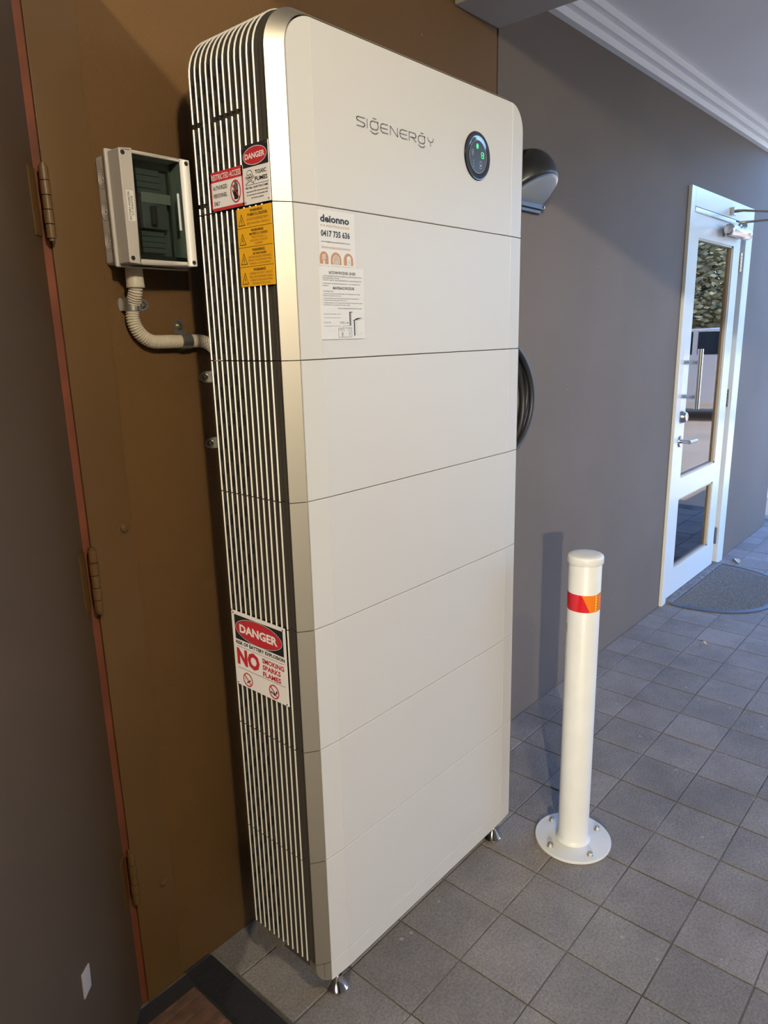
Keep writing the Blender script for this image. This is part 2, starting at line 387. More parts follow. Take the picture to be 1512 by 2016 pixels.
for i in range(-28, 24):
    for j in range(-4, 22):
        x = TX + (i + .5) * T
        if j == -4: y = ydep + cutw / 2; cut = True
        else: y = TY - (j + .5) * T; cut = False
        if y < -5.1 or x < -4.5 or x > 5.5: continue
        if x < -0.10 and y > -1.1 and x > -1.05: continue      # the mat well at the brown door
        p = project((x, y, 0)); vis = False; key = 99
        if p and -70 < p[0] < 1582 and -70 < p[1] < 2090: vis = True; key = p[2]
        cand.append((key, vis, x, y, cut))
cand.sort(key=lambda c: c[0])
rest = []; nt_ = 0
for key, vis, x, y, cut in cand:
    if vis and nt_ < 295:
        me = random.choice(tcut if cut else tm)
        o = bpy.data.objects.new('paving_tile', me); COL.objects.link(o); o.parent = floor
        o.location = (x, y, random.uniform(-0.0009, 0.0006)); o.rotation_euler = (random.uniform(-.003, .003), random.uniform(-.003, .003), random.uniform(-.002, .002) + (0 if cut else random.choice((0, PI / 2, PI))))
        nt_ += 1
    else: rest.append((x, y, cut))
b = new_bm()
for x, y, cut in rest:
    w = T / 2 - .002; d = (cutw if cut else T) / 2 - .002
    bx(b, x - w, x + w, y - d, y + d, -0.03, random.uniform(-0.0006, 0.0006))
obj('distant_paving', b, M_tile, floor, kind='stuff')
# sunlit ground beyond the cover
b = new_bm(); bx(b, 5.6, 60, -40, 40, -0.15, -0.008); bx(b, -40, 5.6, -40, -18.7, -0.15, -0.008)
struct('ground', b, M_tanpav, (20, -10, 0))

# --- door_2 : the brown door on the left, standing open towards the camera
d2 = sthing('door_2', (-0.28, -0.07, 0))
b = new_bm(); bx(b, -0.267, -0.172, YW - 0.004, YW + .018, 0.0, 2.40); obj('door_frame', b, M_jamb, d2, bevel=0.0008)
b = new_bm(); bx(b, -0.300, -0.2675, YW + 0.001, YW + .05, 0.0, 2.40); obj('frame_rebate', b, M_orange, d2, label='orange primed rebate beside the hinges')
b = new_bm(); bx(b, -1.50, -0.267, YW - 0.004, YW + .05, 2.30, 2.40); bx(b, -1.52, -1.44, YW - .004, YW + .05, 0, 2.40); obj('head_frame', b, M_jamb, d2)
b = new_bm()
bx(b, -1.50, -0.30, 0.55, 0.60, 0, 2.4); bx(b, -1.54, -1.50, -0.02, 0.60, 0, 2.4); bx(b, -0.30, -0.28, 0.0, 0.60, 0, 2.4); bx(b, -1.50, -0.30, 0.0, 0.6, 2.36, 2.4); bx(b, -1.50, -0.3, -0.05, .6, -.02, 0.0)
obj('closet_lining', b, M_dark, d2)  # closet darkness put into the lining colour
ang = math.radians(-135)
hp = Vector((-0.2850, -0.0760, 0)); dv = Vector((math.cos(ang), math.sin(ang), 0)); nv = Vector((0.7071, -0.7071, 0))
ML = Matrix(((dv.x, nv.x, 0, hp.x), (dv.y, nv.y, 0, hp.y), (0, 0, 1, 0), (0, 0, 0, 1)))   # x along leaf, y outward normal of the seen face
b = new_bm(); bx(b, 0.0, 1.15, -0.040, 0.0, 0.012, 2.285, ML); obj('door_leaf', b, M_leaf, d2, bevel=0.0012)  # leaf lengthened out of view to shade the wall from the far lamp
b = new_bm()
pl = [(0.252, 0.392), (0.288, 0.400), (0.291, 0.348), (0.256, 0.344)]
loft(b, [[ML @ Vector((s, 0.0002, z)) for s, z in pl], [ML @ Vector((s, 0.004, z)) for s, z in pl]])
obj('square_sticker', b, mat('aged_sticker', (0.42, 0.36, 0.31, 1), 0.6), d2, label='small off-white square stuck low on the door leaf', bevel=0.001)
HB = (-0.2745, -0.0905)
for k, (z0, z1) in enumerate(((1.733, 1.855), (1.012, 1.145), (0.300, 0.430))):
    hg = bpy.data.objects.new('hinge', None)
    b = new_bm()
    n = 5; seg = (z1 - z0) / n
    for s in range(n):
        cyl(b, (HB[0], HB[1], z0 + s * seg + .0008), (HB[0], HB[1], z0 + (s + 1) * seg - .0008), 0.0088 if s % 2 else 0.0082, n=16)
    cyl(b, (HB[0], HB[1], z0 - .004), (HB[0], HB[1], z1 + .004), 0.0055, n=12)
    bx(b, -0.2745, -0.262, YW - .0055, YW - .0035, z0, z1)
    bx(b, -0.2745, -0.2725, HB[1], YW - .004, z0, z1)
    bx(b, 0.001, 0.028, -0.001, 0.0015, z0 + .004, z1 - .004, ML)
    h = obj('hinge', b, M_jamb, d2, smooth=True)
# bolts and dome rivets on the frame
for (x, z) in ((-0.193, 1.170), (-0.196, 0.293)):
    b = new_bm(); lathe(b, [(0.0125, 0), (0.0125, .0012), (0.0085, .0018), (0.0080, .005), (0.006, .0062), (0.0, .0063)], (x, YW - .004, z), '-y', 18)
    obj('frame_bolt', b, M_jamb, d2, smooth=True)

# --- rubber edged doormat in the brown doorway
mt = thing('doormat', 'brown ribbed doormat with a black rubber border at the foot of the brown door', 'doormat', (-0.5, -0.5, 0))
b = new_bm()
prism(b, [(-1.0, -1.05), (-0.087, -1.05), (-0.087, -0.078), (-1.0, -0.078)], lambda x, y: (x, y, -0.004), lambda x, y: (x + (0.002 if x < -.5 else -0.004), y + (.002 if y < -.5 else -.003), 0.004))
for k in range(150):
    y = -1.045 + k * 0.0065
    bx(b, -0.166, -0.094, y, y + .0035, 0.0038, 0.0055)
obj('rubber_border', b, M_rubber, mt)
b = new_bm(); bx(b, -0.93, -0.176, -0.98, -0.130, 0.003, 0.0075)
obj('mat_panel', b, M_matbrown, mt)
for k in range(24):
    y = -0.955 + k * 0.0345
    b = new_bm(); bx(b, -0.925, -0.180, y, y + 0.021, 0.0070, 0.0125); obj('mat_rib', b, M_matbrown, mt, bevel=0.002, seg=1)

# --- door_1 : glazed white door at the far right
d1 = sthing('door_1', (3.55, YW, 0))
YF1 = YW - 0.017
b = new_bm()
bx(b, 3.000, 3.062, YF1, YW + .10, 0.0, 2.245); bx(b, 3.062, 3.985, YF1, YW + .10, 2.152, 2.245)
obj('door_frame', b, M_doorw, d1, bevel=0.002)
b = new_bm(); bx(b, 3.985, 4.112, YF1, YW + .10, 0.0, 2.245); obj('door_frame', b, M_doorw, d1, bevel=0.002)
b = new_bm(); bx(b, 3.925, 3.985, YW + .020, YW + .08, 0.0, 2.152); obj('jamb_rebate', b, M_jambg, d1)
yl0, yl1 = YW - .006, YW + .034
LX0, LX1 = 3.066, 3.918
G1 = (3.190, 3.795, 0.722, 2.012); G2 = (3.172, 3.785, 0.178, 0.600)
b = new_bm()
bx(b, LX0, 3.180, yl0, yl1, 0.02, 2.146); bx(b, 3.792, LX1, yl0, yl1, 0.02, 2.146)
bx(b, 3.180, 3.792, yl0, yl1, 2.010, 2.146); bx(b, 3.180, 3.792, yl0, yl1, 0.600, 0.722); bx(b, 3.180, 3.792, yl0, yl1, 0.02, 0.178)
leaf1 = obj('door_leaf', b, M_doorw, d1)
for (z0, z1) in ((0.722, 2.010), (0.178, 0.600)):
    b = new_bm(); t = 0.010
    bx(b, 3.180, 3.180 + t, yl0 + .004, yl1, z0, z1); bx(b, 3.792 - t * 2.0, 3.792, yl0 + .004, yl1, z0, z1)
    bx(b, 3.18, 3.792, yl0 + .004, yl1, z0, z0 + t); bx(b, 3.18, 3.792, yl0 + .004, yl1, z1 - t, z1)
    obj('glazing_bead', b, M_beige, d1)
    b = new_bm(); bx(b, 3.186, 3.786, YW + .012, YW + .016, z0 + .006, z1 - .006); obj('glass_pane', b, M_glass, d1)
# pull handle
b = new_bm(); yb = YW - 0.086
cyl(b, (3.108, yb, 1.124), (3.108, yb, 1.441), 0.0150, n=22)
for z in (1.371, 1.189): cyl(b, (3.108, yl0, z), (3.108, yb, z), 0.0115, n=18)
obj('pull_handle', b, M_steel, d1, smooth=True)
b = new_bm(); lathe(b, [(0.036, 0), (0.036, .003), (0.026, .030), (0.022, .033), (0.0, .033)], (3.116, yl0, 1.076), '-y', 28); obj('deadlock', b, M_steel, d1, smooth=True)
b = new_bm(); lathe(b, [(0.032, 0), (0.032, .006), (0.029, .010), (0.0, .010)], (3.122, yl0, 0.940), '-y', 28)
cyl(b, (3.122, yl0 - .006, .940), (3.122, yl0 - .055, .940), 0.011, n=16); cyl(b, (3.112, yl0 - .055, .940), (3.225, yl0 - .058, .938), 0.011, 0.0095, n=16)
obj('lever_handle', b, M_steel, d1, smooth=True)
# closer
b = new_bm(); yc = yl0 - .048
prof_c = [(0.0, 0), (0.022, .001), (0.029, .010), (0.031, .03), (0.031, .22), (0.034, .225), (0.034, .34), (0.029, .37), (0.018, .385), (0.0, .386)]
lathe(b, prof_c, (3.50, yc, 2.075), 'x', 26)
bx(b, 3.58, 3.80, yl0 - .02, yl0, 2.045, 2.105)
obj('door_closer', b, M_steel, d1, smooth=True)
b = new_bm()
tube(b, [(3.70, yc, 2.105), (3.70, yc, 2.125), (3.715, yc - .05, 2.128), (3.74, yc - .36, 2.128)], [.010, .010, .0065, .0065], n=10)
tube(b, [(3.74, yc - .36, 2.138), (3.66, YF1 - .06, 2.185), (3.655, YF1 - .02, 2.185)], [.0065, .0065, .009], n=10)
cyl(b, (3.74, yc - .36, 2.122), (3.74, yc - .36, 2.145), 0.010, n=14); bx(b, 3.63, 3.68, YF1 - .022, YF1, 2.165, 2.205)
obj('closer_arm', b, M_steel, d1, smooth=True)
b = new_bm(); bx(b, 3.075, 3.76, yl0 - .010, yl0, 2.128, 2.150); obj('closer_rail', b, M_steel, d1, bevel=0.002)
b = new_bm(); bx(b, 3.062, 3.92, YW - .002, YW + .02, 2.146, 2.153); obj('head_gap_shade', b, M_dark, d1)  # black strip painted for the shade in the gap above the leaf
for z0, z1 in ((1.875, 1.985), (1.058, 1.168), (0.150, 0.262)):
    b = new_bm()
    for s in range(5):
        h = (z1 - z0) / 5; cyl(b, (3.951, YW - .006, z0 + s * h + .001), (3.951, YW - .006, z0 + (s + 1) * h - .001), 0.0075, n=14)
    bx(b, 3.93, 3.951, YW - .001, YW + .002, z0, z1)
    bx(b, 3.951, 3.974, YW - .001, YW + .022, z0, z1)
    obj('hinge', b, M_steel, d1, smooth=True)
b = new_bm(); bx(b, 3.062, 3.99, YW - .05, YW + .08, -0.02, 0.016); obj('door_sill', b, M_conc, d1, bevel=.006)
# room behind the glass
b = new_bm()
bx(b, 2.2, 6.6, 3.6, 3.7, 0, 2.6); bx(b, 2.1, 2.2, .15, 3.7, 0, 2.6); bx(b, 6.6, 6.7, .15, 3.7, 0, 2.6); bx(b, 2.2, 6.7, .15, 3.7, 2.6, 2.7); bx(b, 2.1, 3.0, .15, .20, 0, 2.6); bx(b, 4.1, 6.7, .15, .20, 0, 2.6)
struct('wall_interior', b, M_inwall, (4.4, 1.9, 0))
b = new_bm()
for k in range(36): bx(b, 2.2 + k * .122, 2.2 + k * .122 + .120, .15, 3.6, -0.02, 0.002)
obj('timber_boards', b, M_timber, bpy.data.objects['wall_interior'], kind='stuff')
light('interior_light', 'AREA', (4.2, 1.9, 2.55), (1.0, 0.66, 0.34), 170.0, 1.2, target=(4.2, 1.9, 0))  # unseen light added to brighten the room behind the glass

# ================================================================== half round mat by the glazed door
hm = thing('half_round_doormat', 'half-round grey-brown doormat with a dark rim in front of the glazed white door', 'doormat', (3.5, -0.3, 0))
def halfshape(ax, ay, y0, n=40, e=2.5):
    pts = []
    for i in range(n + 1):
        t = PI * i / n; c, s = math.cos(t), math.sin(t)
        pts.append((3.53 + ax * math.copysign(abs(c) ** (2 / e), c), y0 - ay * abs(s) ** (2 / e)))
    return pts
o_ = halfshape(0.475, 0.47, -0.118); i_ = halfshape(0.448, 0.440, -0.126)
b = new_bm()
loft(b, [[(x, y, 0.0) for x, y in o_], [(x, y, 0.007) for x, y in o_], [(x * .985 + 3.53 * .015, y, 0.011) for x, y in i_], [(x, y, 0.006) for x, y in i_]], cap=False)
obj('rubber_rim', b, M_mat_rim, hm, smooth=True)
b = new_bm(); loft(b, [[(x, y, 0.001) for x, y in i_], [(x, y, 0.0085) for x, y in i_]]); obj('mat_pile', b, M_coir, hm)
b = new_bm(); rnd = random.Random(3)
for k in range(26):
    y = -0.14 - k * 0.0165
    tt = (abs(y + 0.126) / 0.440); hw = 0.43 * max(0, 1 - tt ** 2.5) ** (1 / 2.5)
    n = int(hw * 2 / .03)
    for s in range(n):
        x = 3.53 - hw + (s + .5 + .5 * (k % 2)) * .03
        if x > 3.53 + hw - .012: continue
        bx(b, x - .011, x + .011, y - .005, y + .005, .008, .0108 + rnd.uniform(0, .001))
obj('mat_tufts', b, M_coir, hm, kind='stuff')
def dry_leaf(name, label, x, y, L, w, rz):
    b = new_bm(); n = 8; rows = []
    for i in range(n + 1):
        t = i / n; ww = w * math.sin(PI * t) ** .8 + .0006; z = 0.004 + .010 * math.sin(PI * t) ** 2
        px = (t - .5) * L
        row = []
        for s in (-1, 0, 1):
            q = Vector((px, s * ww, z + .006 * abs(s) * math.sin(3 * t + 1))); q.rotate(Matrix.Rotation(rz, 3, 'Z')); row.append((q.x + x, q.y + y, q.z))
        rows.append(row)
    R = [[b.verts.new(p) for p in r] for r in rows]
    for r0, r1 in zip(R, R[1:]):
        for k in (0, 1): b.faces.new((r0[k], r0[k + 1], r1[k + 1], r1[k]))
    o = obj(name, b, M_dryleaf, None, (x, y, 0.0)); tag(o, label, 'leaf')
    sm = o.modifiers.new('s', 'SOLIDIFY'); sm.thickness = .0012
    return o
dry_leaf('dry_leaf', 'pale curled dry leaf on the pavers beyond the glazed door', 4.13, -0.175, 0.13, 0.018, 0.5)
dry_leaf('dry_leaf', 'tiny dark dry leaf on the pavers between bollard and half-round mat', 2.62, -0.44, 0.035, 0.009, 1.3)

# ================================================================== BATTERY TOWER
tw = thing('battery_tower', 'tall white stacked battery cabinet with finned silver sides on chrome feet against the wall', 'battery', (0.385, -0.32, 0))
ZS = [1.7809, 1.5077, 1.2386, 0.9710, 0.6973, 0.4223, 0.1483]
W0, W1 = 0.0, 0.77
YFR = -0.4425
XL, XR = -0.036, 0.806
ZT = 2.101; RO = 0.080
FY = [-0.2090 - 0.01682 * k for k in range(12)]
FW = 0.0042
def outline(inset, z0, R=RO, xl=XL, xr=XR, zt=ZT, n=10):
    """left-bottom -> over the top -> right-bottom"""
    xl += inset; xr -= inset; zt -= inset; R = max(R - inset, .004)
    p = [(xl, z0)]
    for i in range(n + 1):
        a = PI - (PI / 2) * i / n; p.append((xl + R + R * math.cos(a), zt - R + R * math.sin(a)))
    for i in range(n + 1):
        a = PI / 2 - (PI / 2) * i / n; p.append((xr - R + R * math.cos(a), zt - R + R * math.sin(a)))
    p.append((xr, z0)); return p
def panel_mesh(z0, z1, R=0.0):
    b = new_bm()
    xs = [W0, 0.0526, 0.0532, 0.0538, 0.7162, 0.7168, 0.7174, W1]
    if R > 0:
        xs = sorted(set(xs + [W0 + R * (1 - math.cos(PI / 2 * i / 10)) for i in range(11)] + [W1 - R * (1 - math.cos(PI / 2 * i / 10)) for i in range(11)]))
    def top(x):
        if R <= 0: return z1
        if x < W0 + R: return z1 - R + math.sqrt(max(0, R * R - (W0 + R - x) ** 2))
        if x > W1 - R: return z1 - R + math.sqrt(max(0, R * R - (x - W1 + R) ** 2))
        return z1
    def yy(x):
        if abs(x - .0532) < 1e-5 or abs(x - .7168) < 1e-5: return YFR + .0010
        if x < .0532: return YFR + .0035 * (1 - x / .0532)
        if x > .7168: return YFR + .0035 * (1 - (W1 - x) / .0532)
        return YFR
    c = 0.0008
    fr = [[b.verts.new((x, yy(x), z)) for z in (z0 + c, max(z0 + c * 1.5, top(x) - c))] for x in xs]
    bk = [[b.verts.new((x, YFR + .016, z)) for z in (z0, max(z0 + c, top(x)))] for x in xs]
    mid = [[b.verts.new((x, yy(x) + c, z)) for z in (z0, max(z0 + c, top(x)))] for x in xs]
    for i in range(len(xs) - 1):
        b.faces.new((fr[i][0], fr[i + 1][0], fr[i + 1][1], fr[i][1]))
        for k in (0, 1):
            b.faces.new((fr[i][k], fr[i + 1][k], mid[i + 1][k], mid[i][k])); b.faces.new((mid[i][k], mid[i + 1][k], bk[i + 1][k], bk[i][k]))
        b.faces.new((bk[i][0], bk[i + 1][0], bk[i + 1][1], bk[i][1]))
    for e in (0, -1):
        b.faces.new((fr[e][0], fr[e][1], mid[e][1], mid[e][0])); b.faces.new((mid[e][0], mid[e][1], bk[e][1], bk[e][0]))
    return b
def trim_strip(b, A, B, dep=0.0014):
    """angled silver band between outline A (rear, outer) and B (front, inner); A,B lists of (x,y,z)"""
    rings = []
    for a, c in zip(A, B):
        a = Vector(a); c = Vector(c)
        rings.append([a, c, c + Vector((0, .0021, 0)), Vector((c.x, a.y + dep, c.z)), a + Vector((0, dep, 0))])
    loft(b, rings)
def trim_mesh(z0, z1, side):
    b = new_bm()
    if side == 'L': ax, bx_ = -0.0313, -0.0030
    else: ax, bx_ = 0.8013, 0.7730
    trim_strip(b, [(ax, -0.419, z0), (ax, -0.419, z1)], [(bx_, -0.4385, z0), (bx_, -0.4385, z1)])
    return b
def fin_box(b, xo, side, y, z0_, z1_):
    # one straight fin: dark web with a rounded bright tip (material 1)
    s_ = 1 if side == 'L' else -1
    bx(b, min(xo + s_ * .0012, xo + s_ * .011), max(xo + s_ * .0012, xo + s_ * .011), y - FW * .36, y + FW * .36, z0_, z1_)
    n0 = len(b.faces); prof_ = [(xo + s_ * (.0021 - .0021 * math.cos(t)), y + FW / 2 * math.sin(t)) for t in (-1.57, -1.05, -.52, 0, .52, 1.05, 1.57)]
    loft(b, [[(x, yy_, z0_) for x, yy_ in prof_], [(x, yy_, z1_) for x, yy_ in prof_]])
    b.faces.ensure_lookup_table()
    for f_ in b.faces[n0:]: f_.material_index = 1
fin_z = {}
def share(name, src, parent):
    o = src.copy(); COL.objects.link(o); o.name = name; o.parent = parent; return o
mods = []
for k in range(6):
    z1, z0 = ZS[k] - .0008, ZS[k + 1] + .0008
    b = new_bm(); bx(b, XL + .010, XR - .010, -0.205, -0.4170, z0, z1); bx(b, 0.002, 0.768, -0.4170, -0.4265, z0, z1); bx(b, 0.02, 0.75, -0.205, -0.175, z0, z1)
    mod = obj('battery_module', b, M_groove, tw); mods.append(mod)
    obj('front_panel', panel_mesh(z0, z1), M_white, mod)
    for s in 'LR': obj('silver_trim', trim_mesh(z0, z1, s), M_silver, mod)
    for f, y in enumerate(FY):
        for (xa, xb) in ((XL, XL + .011), (XR - .011, XR)):
            b = new_bm(); sd = 'L' if xa < .3 else 'R'; fin_box(b, xa if sd == 'L' else xb, sd, y, z0 + .0004, z1 - .0004); obj('cooling_fin', b, [M_groove, M_fin], mod)
    # black boxes stand in for the shade inside vent slots, rear fins (both sides)
    b = new_bm()
    for f in range(6):
        yc_ = (FY[f] + FY[f + 1]) / 2
        for s in range(5):
            zz0 = z0 + .012 + s * .052 + (0.026 if f % 2 else 0)
            if zz0 + .022 > z1: continue
            for xa, xb in ((XL + .0028, XL + .0085), (XR - .0085, XR - .0028)): bx(b, xa, xb, FY[f] - FW * .36 - .0006, FY[f], zz0, zz0 + .022)
    obj('vent_slots', b, M_slot, mod, kind='stuff')
    for xa, xb in ((XL + .004, XL + .012), (XR - .012, XR - .004)):   # thin ribs between last fin and trim
        b = new_bm(); bx(b, xa, xb, -0.4105, -0.4085, z0, z1); obj('edge_rib', b, M_groove, mod)
# power module (rounded top)
z0 = ZS[0] + .0008
b = new_bm()
o1 = outline(0.010, z0)
o2 = outline(0.040, z0)
loft(b, [[(x, -0.205, z) for x, z in o1], [(x, -0.4170, z) for x, z in o1]]); loft(b, [[(x, -0.4170, z) for x, z in o2], [(x, -0.4265, z) for x, z in o2]])
bx(b, 0.02, 0.75, -0.205, -0.175, z0, 2.02)
top = obj('power_module', b, M_groove, tw, smooth=True)
obj('front_panel', panel_mesh(z0, 2.081, 0.056), M_white, top)
b = new_bm()
A = [(x, -0.419, z) for x, z in outline(0.0047, z0, n=14)]
B = [(x, -0.4385, z) for x, z in outline(0.0, z0, R=0.060, xl=-0.003, xr=0.773, zt=2.0845, n=14)]
trim_strip(b, A, B); obj('silver_trim', b, M_silver, top, smooth=True)
for f, y in enumerate(FY):
    b = new_bm()
    gaps = []
    if f in (0, 1): gaps = [(1.793, 1.801), (1.932, 1.941)]
    elif 4 <= f <= 8: gaps = [(1.932, 1.941)]
    po = outline(0.0, z0 + .0004); pi_ = outline(0.011, z0 + .0004)
    zcur = z0 + .0004
    for xa, xb in ((XL, XL + .011), (XR - .011, XR)):
        zc = z0 + .0004
        sd = 'L' if xa < .3 else 'R'; xo_ = xa if sd == 'L' else xb
        for g0, g1 in gaps: fin_box(b, xo_, sd, y, zc, g0); zc = g1
        fin_box(b, xo_, sd, y, zc, ZT - RO)
    po = outline(0.0, ZT - RO)[1:-1]; pi_ = outline(0.011, ZT - RO)[1:-1]
    pm_ = outline(0.0022, ZT - RO)[1:-1]
    loft(b, [[(a[0], y - FW * .36, a[1]), (a[0], y + FW * .36, a[1]), (c[0], y + FW * .36, c[1]), (c[0], y - FW * .36, c[1])] for a, c in zip(pm_, pi_)])
    b.faces.ensure_lookup_table(); n0 = len(b.faces); rr_ = []
    for a, c in zip(po, pm_):
        rr_.append([(a[0] + (c[0] - a[0]) * (1 - math.cos(t)), y + FW / 2 * math.sin(t), a[1] + (c[1] - a[1]) * (1 - math.cos(t))) for t in (-1.57, -1.05, -.52, 0, .52, 1.05, 1.57)])
    loft(b, rr_); b.faces.ensure_lookup_table()
    for f_ in b.faces[n0:]: f_.material_index = 1
    obj('cooling_fin', b, [M_groove, M_fin], top)
b = new_bm()
for f in range(6):
    yc_ = (FY[f] + FY[f + 1]) / 2
    for s in range(5):
        zz0 = z0 + .012 + s * .048 + (0.024 if f % 2 else 0)
        for xa, xb in ((XL + .0028, XL + .0085), (XR - .0085, XR - .0028)): bx(b, xa, xb, FY[f] - FW * .36 - .0006, FY[f], zz0, zz0 + .022)
obj('vent_slots', b, M_slot, top, kind='stuff')  # slot shade put in as black boxes on the fin flanks
b = new_bm()
oo = outline(.004, z0); oi = outline(.012, z0)
loft(b, [[(a[0], -0.4085, a[1]), (a[0], -0.4105, a[1]), (c[0], -0.4105, c[1]), (c[0], -0.4085, c[1])] for a, c in zip(oo, oi)])
obj('edge_rib', b, M_groove, top)
# base
z1 = ZS[6] - .0008
b = new_bm(); bx(b, XL + .02, XR - .02, -0.205, -0.430, 0.108, z1)
base = obj('base_unit', b, M_groove, tw)
obj('front_panel', panel_mesh(0.0963, z1), M_white, base)
for s in (-1, 1):
    fx = (lambda x: x) if s < 0 else (lambda x: 0.77 - x)
    prof_b = [(-0.0030, z1), (-0.0313, z1), (-0.0313, .132), (-0.0285, .118), (-0.021, .106), (-0.012, .1005), (-0.003, .0995)]
    b = new_bm(); fy = lambda x: -0.4385 + (-0.003 - x) / .0283 * .0195
    loft(b, [[(fx(x), fy(x), z) for x, z in prof_b], [(fx(x), -0.398, z) for x, z in prof_b]])
    obj('silver_trim', b, M_silver, base, smooth=True)
    for (ya, yb2) in ((-0.206, -0.252), (-0.262, -0.305)):
        pr = [(ya, z1 - .001), (ya, .128), (ya - .008, .116), (ya - .02, .111), (yb2 + .012, .116), (yb2, .132), (yb2, z1 - .001)]
        b = new_bm(); loft(b, [[(fx(XL + .002), y, z) for y, z in pr], [(fx(XL + .030), y, z) for y, z in pr]])
        obj('base_lug', b, M_silver, base)
for x, y in ((0.052, -0.398), (0.742, -0.398), (0.130, -0.235), (0.660, -0.235)):
    b = new_bm(); lathe(b, [(0.022, 0), (0.0265, .003), (0.0275, .010), (0.0255, .0125), (0.0120, .038), (0.0110, .042), (0.0075, .042), (0.0075, .110)], (x, y, 0.0008), 'z', 14)
    obj('levelling_foot', b, M_chrome, tw, smooth=True)
# maker's wordmark
PF = Plane((0, YFR, 0), (1, 0, 0), (0, 0, 1), (0, -1, 0))
b = new_bm(); w = 0.0023; zb, h = 1.9328, 0.0155; H = 0.0004
def L(x0, x1, segs):
    for sgm in segs: stroke(b, PF, [(x0 + (x1 - x0) * a, zb + h * c) for a, c in sgm], w, H)
L(.1655, .1885, [[(1, 1), (.2, 1), (.02, .9), (.0, .76), (.1, .6), (.9, .42), (1, .25), (.9, .08), (.75, 0), (0, 0)]])
L(.1945, .1955, [[(0, 0), (0, 1)]])
Gs = [[(1, .95), (.25, .95), (.05, .8), (0, .5), (.05, .2), (.25, .05), (.75, .05), (.95, .2), (1, .5), (.95, .8), (1, .95)], [(.35, 1.28), (.75, 1.28)], [(0.02, -.18), (.25, -.38), (.5, -.43), (.75, -.38), (.98, -.18)]]
L(.2035, .2262, Gs)
Es = [[(1, 1), (.3, 1), (.08, .85), (0, .5), (.08, .15), (.3, 0), (1, 0)], [(.02, .5), (.95, .5)]]
L(.2330, .2545, Es)
L(.2625, .2842, [[(0, 0), (0, 1), (1, 0), (1, 1)]])
L(.2912, .3145, Es)
L(.3208, .3430, [[(0, 0), (0, 1), (.8, 1), (.97, .88), (1, .7), (.95, .55), (.8, .45), (.15, .45)], [(.45, .45), (1, 0)]])
L(.3506, .3728, Gs)
L(.3822, .4018, [[(0, 1), (.12, .62), (.5, .5), (.88, .62), (1, 1)], [(.5, .32), (.5, 0)]])
flat('brand_wordmark', b, M_gtext, top, label='thin grey brand lettering')
# round display
b = new_bm(); lathe(b, [(0.0515, -.002), (0.0515, .0012), (0.0495, .0030), (0.0400, .0034), (0.0360, .0022), (0.0, .0020)], (0.5660, YFR, 1.9405), '-y', 56)
obj('display_bezel', b, M_blackgloss, top, smooth=True, label='glossy black round display surround')
b = new_bm(); lathe(b, [(0.0345, .0015), (0.0345, .0036), (0.0, .0038)], (0.5645, YFR, 1.9385), '-y', 48)
obj('display_screen', b, M_screen, top, smooth=True)
b = new_bm(); ringf(b, PF, .5645, 1.9385, .0350, .0350, .0007, .0042, 48); flat('screen_ring', b, M_iconw, top)
b = new_bm(); hh = .0044
ellipse(b, PF, .5610, 1.9600, .0046, .0056, hh)
flat('status_light', b, M_green, top, label='lit green leaf-shaped status light'); b = new_bm()
ringf(b, PF, .5805, 1.9465, .0050, .0038, .0014, hh, 20); ringf(b, PF, .5815, 1.9405, .0050, .0038, .0014, hh, 20); quad(b, PF, .5855, .587, 1.937, 1.950, hh)
flat('status_light', b, M_green, top, label='lit green ring-shaped status icon')
b = new_bm()
ringf(b, PF, .5420, 1.9480, .0040, .0030, .0008, hh, 18); ringf(b, PF, .5425, 1.9420, .0036, .0032, .0008, hh, 18)
flat('dim_icon', b, M_iconw, top); b = new_bm()
stroke(b, PF, [(.5495, 1.929), (.5455, 1.929), (.5455, 1.915), (.5495, 1.915)], .0006, hh); stroke(b, PF, [(.5455, 1.922), (.548, 1.922)], .0006, hh)
flat('dim_icon', b, M_iconw, top); b = new_bm()
stroke(b, PF, [(.5705, 1.915), (.5705, 1.929), (.5775, 1.929), (.5775, 1.915), (.5705, 1.915)], .0007, hh); quad(b, PF, .5725, .5755, 1.929, 1.9305, hh); ellipse(b, PF, .574, 1.921, .0018, .0024, hh, 12)
flat('dim_icon', b, M_iconw, top)

# ================================================================== SIGNS on the finned side
XS = -0.0362
def side_plane(y_left, z_bot, lift): return Plane((XS - lift, y_left, z_bot), (0, -1, 0), (0, 0, 1), (-1, 0, 0))
def sign(name, label, yl, yr, zb_, zt_, th=0.0022, m=M_sign, cat='sign'):
    t = thing(name, label, cat, (XS, (yl + yr) / 2, zb_))
    b = new_bm(); bx(b, XS - th, XS - .0001, yr, yl, zb_, zt_); obj('sign_plate', b, m, t)
    return t, side_plane(yl, zb_, th + .0003), yl - yr, zt_ - zb_
